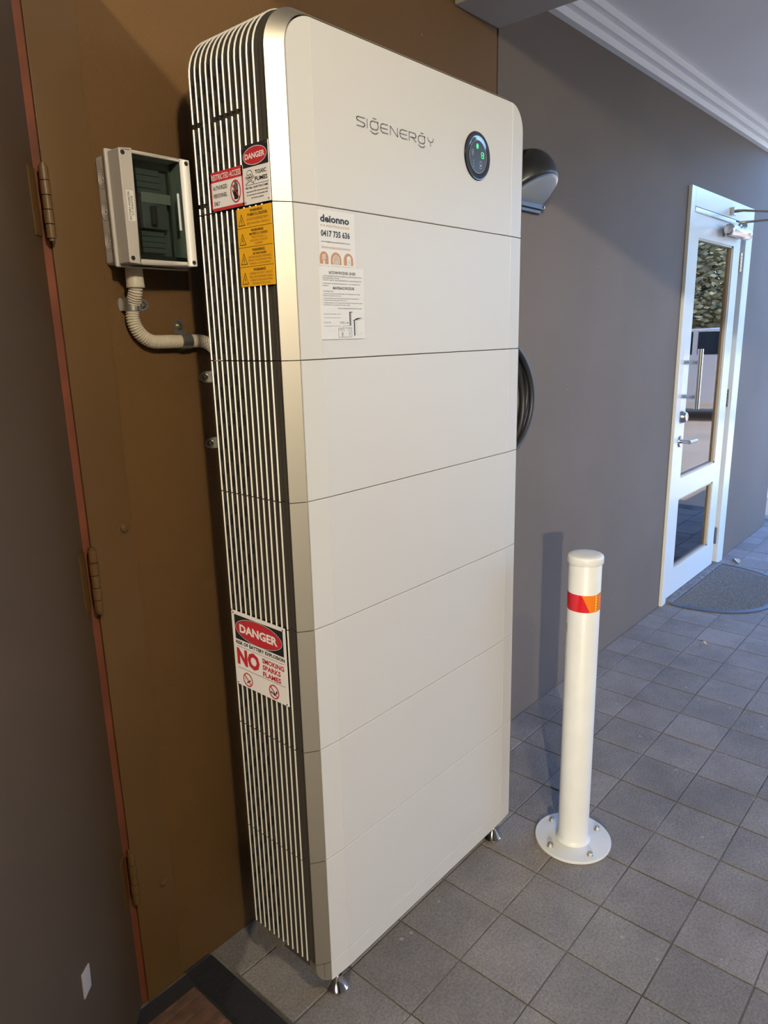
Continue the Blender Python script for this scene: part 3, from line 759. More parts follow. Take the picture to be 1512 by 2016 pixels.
# restricted access
t, P, w, h = sign('restricted_access_sign', 'red and white restricted access sign with a barred black hand', -0.2545, -0.3515, 1.7820, 1.8490)
b = new_bm(); quad(b, P, 0, w, h * .735, h); quad(b, P, 0, w, 0, h * .075); quad(b, P, 0, w * .035, 0, h); quad(b, P, w * .965, w, 0, h); flat('red_border', b, M_red, t)
b = new_bm(); text(b, P, 'RESTRICTED ACCESS', w * .05, w * .95, h * .785, h * .93, .0004, .012); flat('white_lettering', b, M_sign, t)
b = new_bm()
for s, yy0, wd_ in (('AUTHORIZED', .535, .44), ('PERSONNEL', .335, .42), ('ONLY', .135, .18)): text(b, P, s, w * .085, w * (.085 + wd_), h * yy0, h * (yy0 + .105), .0004, .004)
hc, vc = w * .77, h * .40
quad(b, P, hc - w * .055, hc + w * .06, vc - h * .20, vc + h * .02, .0003)
for k, (dx, tp) in enumerate(((-.055, .17), (-.022, .24), (.011, .25), (.043, .19))): quad(b, P, hc + w * dx, hc + w * (dx + .024), vc - h * .02, vc + h * tp, .0003)
polyf(b, P, [(hc - w * .105, vc + h * .03), (hc - w * .085, vc + h * .06), (hc - w * .04, vc - h * .06), (hc - w * .04, vc - h * .18)], .0003)
flat('black_print', b, M_black, t)
b = new_bm(); ringf(b, P, hc, vc, w * .155, h * .285, .0022, .0006); stroke(b, P, [(hc - w * .10, vc + h * .18), (hc + w * .10, vc - h * .18)], .0022, .0006); flat('prohibition_ring', b, M_red, t)
b = new_bm()
for a in (.03, .97):
    for c in (.06, .94): lathe(b, [(0.0014, 0), (0.0014, .0010), (0, .0013)], tuple(P.p(w * a, h * c, 0)), '-x', 10)
obj('corner_rivet', b, M_chrome, t, kind='stuff')
# danger toxic fumes
t, P, w, h = sign('toxic_fumes_sign', 'narrow danger toxic fumes sign with skull and crossbones beside the red one', -0.3535, -0.4230, 1.7815, 1.8780)
b = new_bm(); quad(b, P, 0, w, h * .625, h); 
cx_, cy_ = w * .24, h * .505
quad(b, P, w * .05, w * .97, h * .325, h * .331, .0003)
ellipse(b, P, cx_, cy_, w * .125, h * .075, .0002, 22)
quad(b, P, cx_ - w * .06, cx_ + w * .06, cy_ - h * .105, cy_ - h * .04, .0002)
stroke(b, P, [(cx_ - w * .16, cy_ - h * .045), (cx_ + w * .15, cy_ - h * .15)], .0030, .0002); stroke(b, P, [(cx_ + w * .16, cy_ - h * .045), (cx_ - w * .15, cy_ - h * .15)], .0030, .0002)
text(b, P, 'TOXIC', w * .47, w * .90, h * .490, h * .555, .0004, .02); text(b, P, 'FUMES', w * .45, w * .94, h * .375, h * .445, .0004, .02)
text(b, P, 'FIRE WILL CAUSE TOXIC FUMES', w * .06, w * .95, h * .262, h * .295, .0004, .02)
text(b, P, 'Appropriate PPE requirements apply', w * .08, w * .94, h * .195, h * .225, .0004, .02)
text(b, P, 'for entering the area/working with', w * .10, w * .92, h * .140, h * .170, .0004, .02)
text(b, P, 'the battery systems', w * .27, w * .76, h * .085, h * .115, .0004, .02)
flat('black_print', b, M_black, t)
b = new_bm(); ellipse(b, P, cx_, cy_, w * .108, h * .063, .0004, 22); quad(b, P, cx_ - w * .045, cx_ + w * .045, cy_ - h * .095, cy_ - h * .04, .0004)
stroke(b, P, [(cx_ - w * .155, cy_ - h * .048), (cx_ + w * .145, cy_ - h * .147)], .0014, .00045); stroke(b, P, [(cx_ + w * .155, cy_ - h * .048), (cx_ - w * .145, cy_ - h * .147)], .0014, .00045)
flat('skull', b, M_sign, t)
b = new_bm()
for s in (-1, 1): ellipse(b, P, cx_ + s * w * .045, cy_ - h * .01, w * .026, h * .016, .0006, 12)
polyf(b, P, [(cx_ - w * .012, cy_ - h * .045), (cx_ + w * .012, cy_ - h * .045), (cx_, cy_ - h * .025)], .0006)
for s in range(-2, 3): quad(b, P, cx_ + s * w * .018 - .0002, cx_ + s * w * .018 + .0002, cy_ - h * .09, cy_ - h * .06, .0006)
flat('skull_features', b, M_black, t)
b = new_bm(); ringf(b, P, w * .5, h * .80, w * .465, h * .155, .0009, .0006); text(b, P, 'DANGER', w * .11, w * .89, h * .752, h * .850, .0008, .03); flat('white_lettering', b, M_sign, t)
b = new_bm(); ellipse(b, P, w * .5, h * .80, w * .455, h * .149, .0004); flat('red_oval', b, M_red, t)
b = new_bm()
for a in (.05, .95):
    for c in (.04, .96): lathe(b, [(0.0014, 0), (0.0014, .0010), (0, .0013)], tuple(P.p(w * a, h * c, 0)), '-x', 10)
obj('corner_rivet', b, M_chrome, t, kind='stuff')
# four amber warnings
t, P, w, h = sign('amber_warning_label', 'amber strip of four stacked electrical warnings with lightning triangles', -0.3250, -0.4220, 1.6425, 1.7775, .0014, M_yellow, 'label')
rows = [(1.0, .753, ['WARNING', 'PV ARRAY D.C. ISOLATORS', 'DO NOT DE-ENERGISE THE PV', 'ARRAY AND ARRAY CABLING(S)']),
        (.753, .507, ['WARNING', 'MULTIPLE D.C. SOURCES', 'TURN OFF ALL D.C.', 'ISOLATORS TO ISOLATE', 'EQUIPMENT']),
        (.507, .256, ['WARNING', 'ARC FLASH HAZARD', 'ARC FLASH HAZARD APPROPRIATE', 'PPE AND TOOLS REQUIRED WHILE', 'WORKING ON THIS EQUIPMENT']),
        (.256, 0, ['WARNING', 'ALTERNATIVE SUPPLY CIRCUITS', 'WILL STILL BE ENERGISED DURING', 'A MAINS OUTAGE AND/OR WHEN', 'THE MAIN SWITCH IS OFF'])]
b = new_bm(); b2 = new_bm()
for r, (f1, f0, ls) in enumerate(rows):
    H1, H0 = f1 * h, f0 * h; rh = H1 - H0
    if r: quad(b, P, 0, w, H1 - .0003, H1 + .0003, .0002)
    text(b, P, ls[0], w * .40, w * .76, H1 - rh * .24, H1 - rh * .10, .0003, .02)
    n = len(ls) - 1; step = rh * .68 / n
    for q, s in enumerate(ls[1:]):
        zc_ = H1 - rh * .30 - q * step; wd_ = min(.66, .0245 * len(s)); first = (q == 0 and r < 3)
        text(b if first else b2, P, s, w * (.61 - wd_ / 2), w * (.61 + wd_ / 2), zc_ - step * .66, zc_, .0003, .016 if first else 0.0)
    tx0, tx1, tz0, tz1 = w * .055, w * .235, H0 + rh * .14, H0 + rh * .70
    stroke(b, P, [(tx0, tz0), (tx1, tz0), ((tx0 + tx1) / 2, tz1), (tx0, tz0)], .0010, .0003)
    m_ = (tx0 + tx1) / 2; hh_ = tz1 - tz0
    stroke(b, P, [(m_ + .001, tz0 + hh_ * .66), (m_ - .0012, tz0 + hh_ * .38), (m_ + .0010, tz0 + hh_ * .38), (m_ - .0002, tz0 + hh_ * .12)], .0009, .0003)
flat('black_print', b, M_black, t); flat('fine_print', b2, M_brtext, t)
# battery explosion sign
t, P, w, h = sign('battery_explosion_sign', 'large danger no smoking sparks flames sign low on the finned side', -0.2155, -0.3885, 0.7970, 0.9730)
b = new_bm(); quad(b, P, w * .035, w * .965, h * .630, h * .955)
text(b, P, 'RISK OF BATTERY EXPLOSION', w * .04, w * .975, h * .565, h * .612, .0004, .03)
quad(b, P, w * .04, w * .96, h * .535, h * .5385, .0003); quad(b, P, w * .04, w * .96, h * .242, h * .2455, .0003)
flat('black_print', b, M_black, t)
b = new_bm(); ellipse(b, P, w * .5, h * .792, w * .435, h * .148, .0004, 48); text(b, P, 'NO', w * .04, w * .49, h * .285, h * .515, .0004, .05)
text(b, P, 'SMOKING', w * .545, w * .955, h * .440, h * .505, .0004, .03); text(b, P, 'SPARKS', w * .545, w * .885, h * .352, h * .418, .0004, .03); text(b, P, 'FLAMES', w * .545, w * .885, h * .262, h * .328, .0004, .03)
for cxx in (.23, .74):
    ringf(b, P, w * cxx, h * .115, w * .095, h * .093, .0026, .0008, 32)
flat('red_print', b, M_red, t)
b = new_bm(); ringf(b, P, w * .5, h * .792, w * .448, h * .160, .0010, .0006, 48); text(b, P, 'DANGER', w * .135, w * .865, h * .735, h * .850, .0008, .04); flat('white_lettering', b, M_sign, t)
b = new_bm()
cc = w * .23; stroke(b, P, [(cc - .002, h * .075), (cc + .008, h * .115)], .0030, .0009); stroke(b, P, [(cc - .008, h * .10), (cc - .010, h * .125), (cc - .006, h * .15)], .0008, .0009)
cc = w * .74
quad(b, P, cc - .002, cc + .004, h * .070, h * .098, .0009)
for k in range(3): quad(b, P, cc - .011 + k * .0035, cc - .0085 + k * .0035, h * .085, h * (.115 - .008 * k), .0009)
stroke(b, P, [(cc + .004, h * .095), (cc + .010, h * .120)], .0018, .0009); ellipse(b, P, cc + .009, h * .122, .0022, .0036, .0009, 10)
flat('pictogram', b, M_black, t)
b = new_bm()
for cxx in (.23, .74):
    stroke(b, P, [(w * cxx - w * .064, h * .115 + h * .062), (w * cxx + w * .064, h * .115 - h * .062)], .0022, .0011)
flat('prohibition_bar', b, M_red, t)
b = new_bm()
for a in (.025, .975):
    for c in (.025, .975): lathe(b, [(0.0020, 0), (0.0020, .0014), (0, .0018)], tuple(P.p(w * a, h * c, 0)), '-x', 10)
obj('corner_rivet', b, M_chrome, t, kind='stuff')

# ================================================================== stickers on the front
def fplane(x, z, lift): return Plane((x, YFR - lift, z), (1, 0, 0), (0, 0, 1), (0, -1, 0))
t = thing('contact_sticker', 'white electrician contact sticker with phone number and three tan arches', 'sticker', (.10, YFR, 1.677))
b = new_bm(); bx(b, .0535, .1500, YFR - .0005, YFR + .0001, 1.6775, 1.7745); obj('sticker_sheet', b, M_paper, t)
P = Plane((0, YFR - .0008, 0), (1, 0, 0), (0, 0, 1), (0, -1, 0))
b = new_bm(); text(b, P, 'deionno', .0590, .1352, 1.7535, 1.7665, 0, .035); text(b, P, '0417 735 636', .0595, .1360, 1.7285, 1.7400, 0, .03); text(b, P, 'service@deionnoelectrical.com.au', .0595, .1358, 1.7180, 1.7215, 0, .008)
flat('black_print', b, M_black, t)
b = new_bm(); text(b, P, 'ELECTRICAL & SOLAR', .0800, .1355, 1.7455, 1.7498, 0, 0); text(b, P, 'deionnoelectrical.com.au', .0597, .1358, 1.7080, 1.7128, 0, 0)
for k in range(3): ellipse(b, P, .0615 + k * .0072, 1.7478, .0014, .0018, 0, 10)
def arch(b, P, x0, x1, z0, z1, h):
    c = (x0 + x1) / 2; r = (x1 - x0) / 2; polyf(b, P, [(x0, z0)] + [(c - r * math.cos(PI * i / 14), z1 - r * 1.0 + r * math.sin(PI * i / 14)) for i in range(15)] + [(x1, z0)], h)
for x0, x1 in ((.0540, .0765), (.0828, .1105), (.1175, .1430)): arch(b, P, x0, x1, 1.6805, 1.7025, 0)
flat('tan_print', b, M_tan, t)
b = new_bm()
for k in range(4): stroke(b, P, [(.0605, 1.6955 - k * .0024), (.0690, 1.6975 - k * .0024)], .0012, .0003)
quad(b, P, .0625, .0670, 1.6805, 1.6868, .0003)
arch(b, P, .0875, .1055, 1.6805, 1.6980, .0003)
polyf(b, P, [(.1255, 1.6805), (.1255, 1.6955), (.1290, 1.6975), (.1335, 1.6975), (.1365, 1.6955), (.1365, 1.6805)], .0003)
flat('white_icon', b, M_paper, t)
b = new_bm()
for k in range(4): stroke(b, P, [(.0885 + k * .0045, 1.6810), (.0945 + k * .0030, 1.6965)], .0009, .0005); stroke(b, P, [(.1045 - k * .0045, 1.6810), (.0985 - k * .0030, 1.6965)], .0009, .0005)
stroke(b, P, [(.1320, 1.691), (.1300, 1.687), (.1322, 1.687), (.1305, 1.683)], .0009, .0005)
flat('icon_detail', b, M_tan, t)

t = thing('shutdown_procedure_sign', 'white shutdown procedure placard with small line drawing below the contact sticker', 'sign', (.11, YFR, 1.544))
b = new_bm(); bx(b, .0515, .1705, YFR - .0022, YFR + .0001, 1.5440, 1.6755); obj('sign_plate', b, M_paper, t)
P = Plane((.0515, YFR - .0025, 1.5440), (1, 0, 0), (0, 0, 1), (0, -1, 0)); w, h = .1190, .1315
b = new_bm()
text(b, P, 'SHUTDOWN PROCEDURE - ON GRID', w * .19, w * .80, h * .905, h * .945, 0, .015)
text(b, P, 'MAINTENANCE PROCEDURE', w * .27, w * .76, h * .695, h * .735, 0, .015)
lines = [(.868, .05, .95, '1. OPEN YOUR INVERTER FACTORY TWO INVERTER A.C. ISOLATOR LABEL AND TURN OFF'), (.840, .05, .42, 'MAIN INVERTER LABEL IF INSTALLED'), (.812, .05, .94, '2. TURN OFF TO ARRAY D.C. ISOLATOR BEFORE REMOVING D.C. CABLES AND MAIN ISOLATOR'),
 (.765, .05, .90, 'TO SWITCH BACK ON REVERSE PROCEDURE FROM STEP 1-2, LIFT THE BREAKER UP OR'), (.737, .05, .17, 'PULLED UP'), (.660, .05, .28, '1. DO THE ABOVE STEPS'), (.625, .05, .90, '2. ISOLATE THE MAIN ISOLATOR GRID LABEL, LIFT THE BREAKER UP OR PULLED'), (.597, .05, .45, 'DOWN THE POLE DOWN IS OFF, UP IS ON'),
 (.562, .05, .87, '3. ISOLATE THE MAIN ISOLATOR ALTERNATIVE LABEL, LIFT THE BREAKER OR'), (.534, .05, .56, 'IF PULLED DOWN THE POLE DOWN IS OFF, UP IS ON'), (.499, .05, .94, '4. IF RESET REQUIRED, LOCATE THE RESET BUTTON ON LEFT OF THE BATTERY INVERTER'), (.471, .05, .65, 'UNIT AND BALLAST, HOLD THE RESET BUTTON FOR 5 SECONDS'), (.425, .36, .93, 'TO BACK UP THE SAME PROCEDURE FROM STEP 1-4 INVERT'), (.345, .05, .43, 'Manufacturer/Supplier Name:'), (.230, .05, .20, 'Phone No:')]
for zf, a0, a1, s in lines: text(b, P, s, w * a0, w * a1, h * zf, h * (zf + .016), 0, 0)
quad(b, P, w * .05, w * .42, h * .300, h * .303); quad(b, P, w * .05, w * .42, h * .185, h * .188)
text(b, P, 'EMERGENCY', w * .40, w * .52, h * .236, h * .248, 0, 0); text(b, P, 'SHUT DOWN', w * .40, w * .52, h * .218, h * .230, 0, 0)
polyf(b, P, [(w * .53, h * .230), (w * .57, h * .230), (w * .57, h * .242), (w * .60, h * .233), (w * .57, h * .222)])
stroke(b, P, [(w * .36, h * .025), (w * .36, h * .155), (w * .67, h * .160), (w * .67, h * .030), (w * .36, h * .025)], .0006)
text(b, P, 'SWITCH TO', w * .39, w * .49, h * .135, h * .145, 0, 0); text(b, P, 'BATTERY MODE', w * .38, w * .51, h * .120, h * .130, 0, 0); text(b, P, 'TURN', w * .58, w * .64, h * .135, h * .145, 0, 0); text(b, P, 'CLOCKWISE', w * .56, w * .66, h * .115, h * .124, 0, 0)
ringf(b, P, w * .45, h * .080, .0022, .0024, .0008); quad(b, P, w * .444, w * .456, h * .035, h * .065)
for k in range(4): quad(b, P, w * .60, w * .64, h * (.050 + .015 * k), h * (.054 + .015 * k))
stroke(b, P, [(w * .47, h * .16), (w * .47, h * .185), (w * .66, h * .190)], .0004)
quad(b, P, w * .625, w * .650, h * .195, h * .385); quad(b, P, w * .665, w * .672, h * .195, h * .385); quad(b, P, w * .62, w * .70, h * .378, h * .388)
polyf(b, P, [(w * .70, h * .262), (w * .80, h * .300), (w * .93, h * .305), (w * .74, h * .258)])
quad(b, P, w * .725, w * .752, h * .045, h * .255)
stroke(b, P, [(w * .79, h * .045), (w * .79, h * .250), (w * .96, h * .300)], .0003); stroke(b, P, [(w * .80, h * .045), (w * .96, h * .085)], .0002)
flat('black_print', b, M_black, t)

# ================================================================== ISOLATOR BOX
ib = thing('isolator_box', 'grey electrical isolator box with a smoked clear door on the wall beside the tower', 'electrical box', (-0.091, YW, 1.692))
X0, X1, Z0, Z1 = -0.166, -0.016, 1.6925, 1.8905
box_obj('box_body', (X0 + .002, X1 - .002, YW - .046, YW + .001, Z0 + .002, Z1 - .002), M_pvc, ib, bevel=0.006, seg=3)
box_obj('rim_flange', (X0 - .005, X1 + .005, YW - .052, YW - .044, Z0 - .005, Z1 + .005), M_pvc, ib, bevel=0.003, seg=3)
yl = YW - .052; yfz = YW - .092
WX0, WX1, WZ0, WZ1 = -0.1425, -0.0385, 1.7005, 1.8840
b = new_bm()
bx(b, X0, WX0, yfz, yl, Z0, Z1); bx(b, WX1, X1, yfz, yl, Z0, Z1); bx(b, WX0, WX1, yfz, yl, WZ1, Z1); bx(b, WX0, WX1, yfz, yl, Z0, WZ0)
bmesh.ops.remove_doubles(b, verts=b.verts[:], dist=1e-5)
obj('box_lid', b, M_pvc, ib, bevel=0.0022, seg=3)
box_obj('inner_frame', (WX0 - .001, WX1 + .001, yl - .004, yl + .002, WZ0 - .001, WZ1 + .001), M_inner, ib)
b = new_bm(); pa = (-.119, -.060)
for (z0_, z1_) in ((1.822, 1.868), (1.716, 1.757)):
    bx(b, pa[0], pa[1] - .010, yl - .012, yl - .0035, z0_, z1_)
obj('blank_strip', b, M_inner, ib, bevel=.0008)
b = new_bm()
for (z0_, z1_) in ((1.822, 1.868), (1.716, 1.757)):
    for k in range(5): zz = z0_ + (z1_ - z0_) * k / 4.0; bx(b, pa[0] - .001, pa[1] - .009, yl - .0128, yl - .0118, zz - .0005, zz + .0005)
bx(b, pa[0] - .0015, pa[0], yl - .0128, yl - .0035, 1.712, 1.872); bx(b, pa[0], -.048, yl - .012, yl - .003, 1.869, 1.8705)
bx(b, -.050, -.0485, yl - .012, yl - .003, 1.712, 1.870)
obj('slot_line', b, M_innerd, ib, kind='stuff')
box_obj('breaker', (pa[0], pa[1] - .004, yl - .022, yl - .0035, 1.7595, 1.818), M_inner, ib, bevel=.001)
b = new_bm(); bx(b, pa[0] + .016, pa[0] + .026, yl - .032, yl - .022, 1.766, 1.800); obj('breaker_toggle', b, M_innerd, ib, bevel=.001)
box_obj('paper_tag', (pa[0], pa[1] + .004, yl - .0235, yl - .0225, 1.806, 1.824), mat('pale_green_tag', (0.44, 0.44, 0.37, 1), 0.6), ib)
b = new_bm()
bx(b, WX0 + .0006, WX1 - .0006, yfz + .0015, yfz + .0035, WZ0 + .0006, WZ1 - .0006)
obj('window_cover', b, M_smoke, ib)
b = new_bm(); bx(b, WX0 + .0006, WX0 + .0025, yfz + .0038, yl, WZ0, WZ1); bx(b, WX0, WX1, yfz + .0038, yfz + .006, WZ0, WZ0 + .008)
obj('window_hinge', b, M_innerd, ib)
b = new_bm(); bx(b, -.0515, -.0475, yfz - .003, yfz + .001, 1.758, 1.826); obj('window_clip', b, M_iconw, ib, bevel=.001)
b = new_bm(); bx(b, -.1595, -.1455, yfz - .0006, yfz, 1.7665, 1.8195); obj('label', b, M_tape, ib, label='small white stick-on label reading battery inverter a.c. isolator')
P = Plane((-.1595, yfz - .0008, 1.7665), (0, 0, 1), (-1, 0, 0), (0, -1, 0))
P = Plane((-.1455, yfz - .0009, 1.7665), (0, 0, 1), (-1, 0, 0), (0, -1, 0))
b = new_bm(); text(b, P, 'BATTERY INVERTER', .002, .0510, .0080, .0118, 0, .01); text(b, P, 'A.C. ISOLATOR', .0095, .0440, .0025, .0063, 0, .01); flat('label_lettering', b, M_black, ib)
for x, z in ((X0 + .0075, Z1 - .0075), (X1 - .0085, Z1 - .0075), (X0 + .0075, Z0 + .0085), (X1 - .0085, Z0 + .0075)):
    b = new_bm(); lathe(b, [(0.0042, -.001), (0.0042, .0004), (0.0030, .0006), (0.0030, .0001), (0, .0001)], (x, yfz, z), '-y', 16); obj('lid_screw', b, M_innerd, ib)
for z in (1.848, 1.792, 1.737):
    b = new_bm()
    for r in (0.0175, 0.0135, 0.0095):
        loft(b, [[(X0 + .002 - d, YW - .0235 + rr * math.cos(2 * PI * i / 28), z + rr * math.sin(2 * PI * i / 28)) for i in range(28)] for d, rr in ((0, r), (.0007, r - .0002), (.0007, r - .0010), (0, r - .0013))], cap=False)
    lathe(b, [(0.002, 0), (0.0012, .0012), (0, .0013)], (X0 + .002, YW - .0235, z), '-x', 10)
    obj('knockout', b, M_pvc, ib)
b = new_bm(); lathe(b, [(0.0125, -.002), (0.0125, .010), (0.0105, .012), (0.0105, .022), (0.008, .026), (0, .026)], (X1 - .002, YW - .026, 1.838), 'x', 18); obj('cable_gland', b, M_pvc, ib, smooth=True)

# conduit
cd = thing('conduit', 'cream corrugated flexible conduit curving from the isolator box to behind the tower', 'conduit', (-0.127, YW - .035, 1.50))
YC = -0.0875
b = new_bm(); lathe(b, [(0.0172, 1.652), (0.0178, 1.654), (0.0172, 1.660), (0.0166, 1.688), (0.0166, 1.694)], (-0.126, -0.1045, 0), 'z', 26); obj('coupling', b, M_conduit, cd, smooth=True)
pts = []
for i in range(20):
    f_ = i / 19.0; g_ = f_ * f_ * (3 - 2 * f_); pts.append((-0.126 - .003 * f_, -0.1045 + (YC + 0.1045) * min(1, g_ * 1.3), 1.655 - (1.655 - 1.598) * f_))
Rb = .050; cxb, czb = -0.129 + Rb, 1.597
for i in range(1, 25):
    a = PI + (PI / 2) * i / 24; pts.append((cxb + Rb * math.cos(a), YC, czb + Rb * math.sin(a)))
for i in range(1, 13): pts.append((cxb + .099 * i / 12, YC, czb - Rb))
ex = cxb + .099
for i in range(1, 22):
    a = PI / 2 - (PI / 2) * i / 21; pts.append((ex + .058 * math.cos(a), YC, czb - Rb - .058 + .058 * math.sin(a)))
# resample
def resample(pts, step):
    pts = [Vector(p) for p in pts]; out = [pts[0]]; acc = 0
    for a, c in zip(pts, pts[1:]):
        d = (c - a).length
        if d < 1e-7: continue
        s = step - acc
        while s <= d: out.append(a + (c - a) * (s / d)); s += step
        acc = (acc + d) % step
    return out
rp = resample(pts, 0.00115)
rad = [0.0128 + (0.0012 if (i % 4) in (0, 1) else -0.0012) for i in range(len(rp))]
b = new_bm(); tube(b, rp, rad, 16); obj('corrugated_tube', b, M_conduit, cd, smooth=False)
b = new_bm(); tube(b, [rp[-1], rp[-1] + Vector((0.002, 0, -.05)), Vector((ex + .058, YC, 1.30)), Vector((ex + .058, YC, .25))], 0.0122, 14); obj('straight_run', b, M_conduit, cd, smooth=True)
# saddles
def saddle(label, c, axis, tab_dir, tab_len=0.030):
    """half saddle clip; c centre of the conduit, axis 'z' or 'x', one tab"""
    t = thing('conduit_saddle', label, 'clip', (c[0], YW, c[2]), 'metal saddles on the conduit')
    b = new_bm(); r = .0150; hw = .0125; th = .0011; n = 18
    rings = []
    for i in range(n + 1):
        a = -PI / 2 - PI / 2 * 0 + PI * i / n
        ring = []
        for rr, s in ((r, -1), (r, 1), (r + th, 1), (r + th, -1)):
            u = math.sin(a) * rr; v = -math.cos(a) * rr      # u sideways, v outward (-y)
            if axis == 'z': ring.append((c[0] + u, c[1] + v, c[2] + s * hw))
            else: ring.append((c[0] + s * hw, c[1] + v, c[2] + u))
        rings.append(ring)
    loft(b, rings)
    def tabpoly(sgn, L):
        pts_ = [(r * sgn, -hw), (sgn * (r + L * .55), -hw), (sgn * (r + L * .85), -hw * .75), (sgn * (r + L), -hw * .3), (sgn * (r + L), hw * .3), (sgn * (r + L * .85), hw * .75), (sgn * (r + L * .55), hw), (r * sgn, hw)]
        if axis == 'z': f = lambda dy: [(c[0] + u, YW - dy, c[2] + v) for u, v in pts_]
        else: f = lambda dy: [(c[0] + v, YW - dy, c[2] + u) for u, v in pts_]
        loft(b, [f(.0), f(.0014)])
        # riser from the wall to the strap
        u0 = r * sgn; u1 = (r + th) * sgn
        a0, a1 = min(u0, u1), max(u0, u1)
        if axis == 'z': bx(b, c[0] + a0, c[0] + a1, c[1], YW, c[2] - hw, c[2] + hw)
        else: bx(b, c[0] - hw, c[0] + hw, c[1], YW, c[2] + a0, c[2] + a1)
    tabpoly(tab_dir, tab_len); tabpoly(-tab_dir, .006)
    obj('strap', b, M_zinc, t, smooth=True)
    b = new_bm(); u = tab_dir * (r + tab_len * .55)
    sc_ = (c[0] + u, YW - .0014, c[2]) if axis == 'z' else (c[0], YW - .0014, c[2] + u)
    lathe(b, [(0.0075, 0), (0.0075, .0008), (0.0052, .0012), (0.0052, .0040), (0.0040, .0052), (0.0014, .0053), (0.0012, .0040), (0, .0040)], sc_, '-y', 16)
    obj('screw', b, M_dullbrass, t, smooth=True)
    return t
saddle('shiny metal saddle around the vertical conduit just below the isolator box', (-0.1275, YC, 1.6215), 'z', 1, 0.031)
saddle('metal saddle with upward tab around the level stretch of conduit', (-0.013, YC, czb - Rb), 'x', 1, 0.030)
saddle('upper of two metal saddles half hidden by the tower below the conduit bend', (ex + .0580, YC, 1.4680), 'z', -1, 0.036)
saddle('lower of two metal saddles half hidden by the tower below the conduit bend', (ex + .0580, YC, 1.3190), 'z', -1, 0.036)

# ================================================================== BOLLARD
BX, BY = 0.904, -0.592
bo = thing('bollard', 'white steel bollard with red and orange reflective band bolted to the pavers', 'bollard', (BX, BY, 0))
b = new_bm(); lathe(b, [(0.040, 0), (0.1150, 0.0), (0.1155, .0015), (0.1155, .0070), (0.1145, .0080), (0.0445, .0082), (0.040, .0082)], (BX, BY, 0.0008), 'z', 72); obj('base_flange', b, M_boll, bo, smooth=True)
b = new_bm(); lathe(b, [(0.0530, .0088), (0.0500, .0130), (0.0470, .0170), (0.0461, .022), (0.0461, .918), (0.0455, .919)], (BX, BY, 0), 'z', 64); obj('post', b, M_boll, bo, smooth=True)
b = new_bm(); lathe(b, [(0.0463, .9130), (0.0498, .9130), (0.0503, .9150), (0.0503, .9290), (0.0490, .9335), (0.0455, .9362), (0.030, .9378), (0.0, .9383)], (BX, BY, 0), 'z', 64); obj('end_cap', b, M_boll, bo, smooth=True)
def band(name, a0, a1, z0, z1, m, r, skew0=0.0, skew1=0.0, n=24, label=None):
    b = new_bm(); g = []; nv_ = 8
    for i in range(n + 1):
        f = i / n; col = []
        for k in range(nv_ + 1):
            v_ = k / nv_; aa = (a0 + skew0 * (1 - v_)) * (1 - f) + (a1 + skew1 * (1 - v_)) * f
            col.append(b.verts.new((BX + r * math.cos(aa), BY + r * math.sin(aa), z0 + (z1 - z0) * v_)))
        g.append(col)
    for i in range(n):
        for k in range(nv_): b.faces.new((g[i][k], g[i + 1][k], g[i + 1][k + 1], g[i][k + 1]))
    return obj(name, b, m, bo, smooth=True, label=label)
ca = math.atan2(CAM.y - BY, CAM.x - BX)      # towards the camera
ZB0, ZB1 = 0.7755, 0.8265
# as seen: left of centre is red, right is orange; boundary slants down to the right
band('reflective_band', ca - 0.12, ca + 0.98, ZB0, ZB1, M_oraref, .0466, 0.52, 0.0, label='orange reflective film')
band('reflective_band', ca - 1.50, ca - 0.12, ZB0, ZB1, M_redref, .0466, 0.42, 0.52, label='red reflective film')
band('reflective_band', ca - 2.6, ca - 1.50, ZB0, ZB1, M_oraref, .0466, 0.0, 0.42, label='orange reflective film')
band('reflective_band', ca + 0.93, ca + 1.55, ZB0 + .002, ZB1 + .003, M_oraref, .0472, label='orange overlap of the film')
b = new_bm()
for k in range(6):
    zz = ZB0 + .006 + k * .0080
    for i in range(4):
        pass
    a = ca + 0.80
    v = [(BX + rr * math.cos(aa), BY + rr * math.sin(aa), z_) for rr in (.0470, .0474) for aa, z_ in ((a - .05, zz - .0025), (a + .05, zz - .0025), (a + .05, zz + .0025), (a - .05, zz + .0025))]
    loft(b, [v[:4], v[4:]])
obj('yellow_dashes', b, M_yelref, bo)
b = new_bm(); a = ca - 1.28
P = Plane((BX + .0464 * math.cos(a), BY + .0464 * math.sin(a), .700), (-math.sin(a), math.cos(a), 0), (0, 0, 1), (math.cos(a), math.sin(a), 0))
quad(b, P, -.010, .010, 0, .030, .0004); flat('tiny_sticker', b, M_sign, bo)
b = new_bm(); stroke(b, P, [(-.006, .010), (.004, .010), (.004, .024), (-.006, .024), (-.001, .017)], .001, .0007); flat('sticker_mark', b, M_gtext, bo)
for x, y in ((0.929, -0.512), (0.979, -0.635), (0.817, -0.558), (0.857, -0.678)):
    d_ = Vector((x - BX, y - BY, 0)).normalized() * 0.090; x, y = BX + d_.x, BY + d_.y
    b = new_bm(); lathe(b, [(0.0100, .0088), (0.0100, .0100), (0.0085, .0104)], (x, y, 0), 'z', 20)
    lathe(b, [(0.0090, .0100), (0.0090, .0165), (0.0082, .0172), (0.0042, .0172)], (x, y, 0), 'z', 6)
    lathe(b, [(0.0042, .0100), (0.0042, .0195), (0.0036, .0205), (0, .0206)], (x, y, 0), 'z', 14)
    obj('anchor_bolt', b, M_zinc, bo, smooth=True)

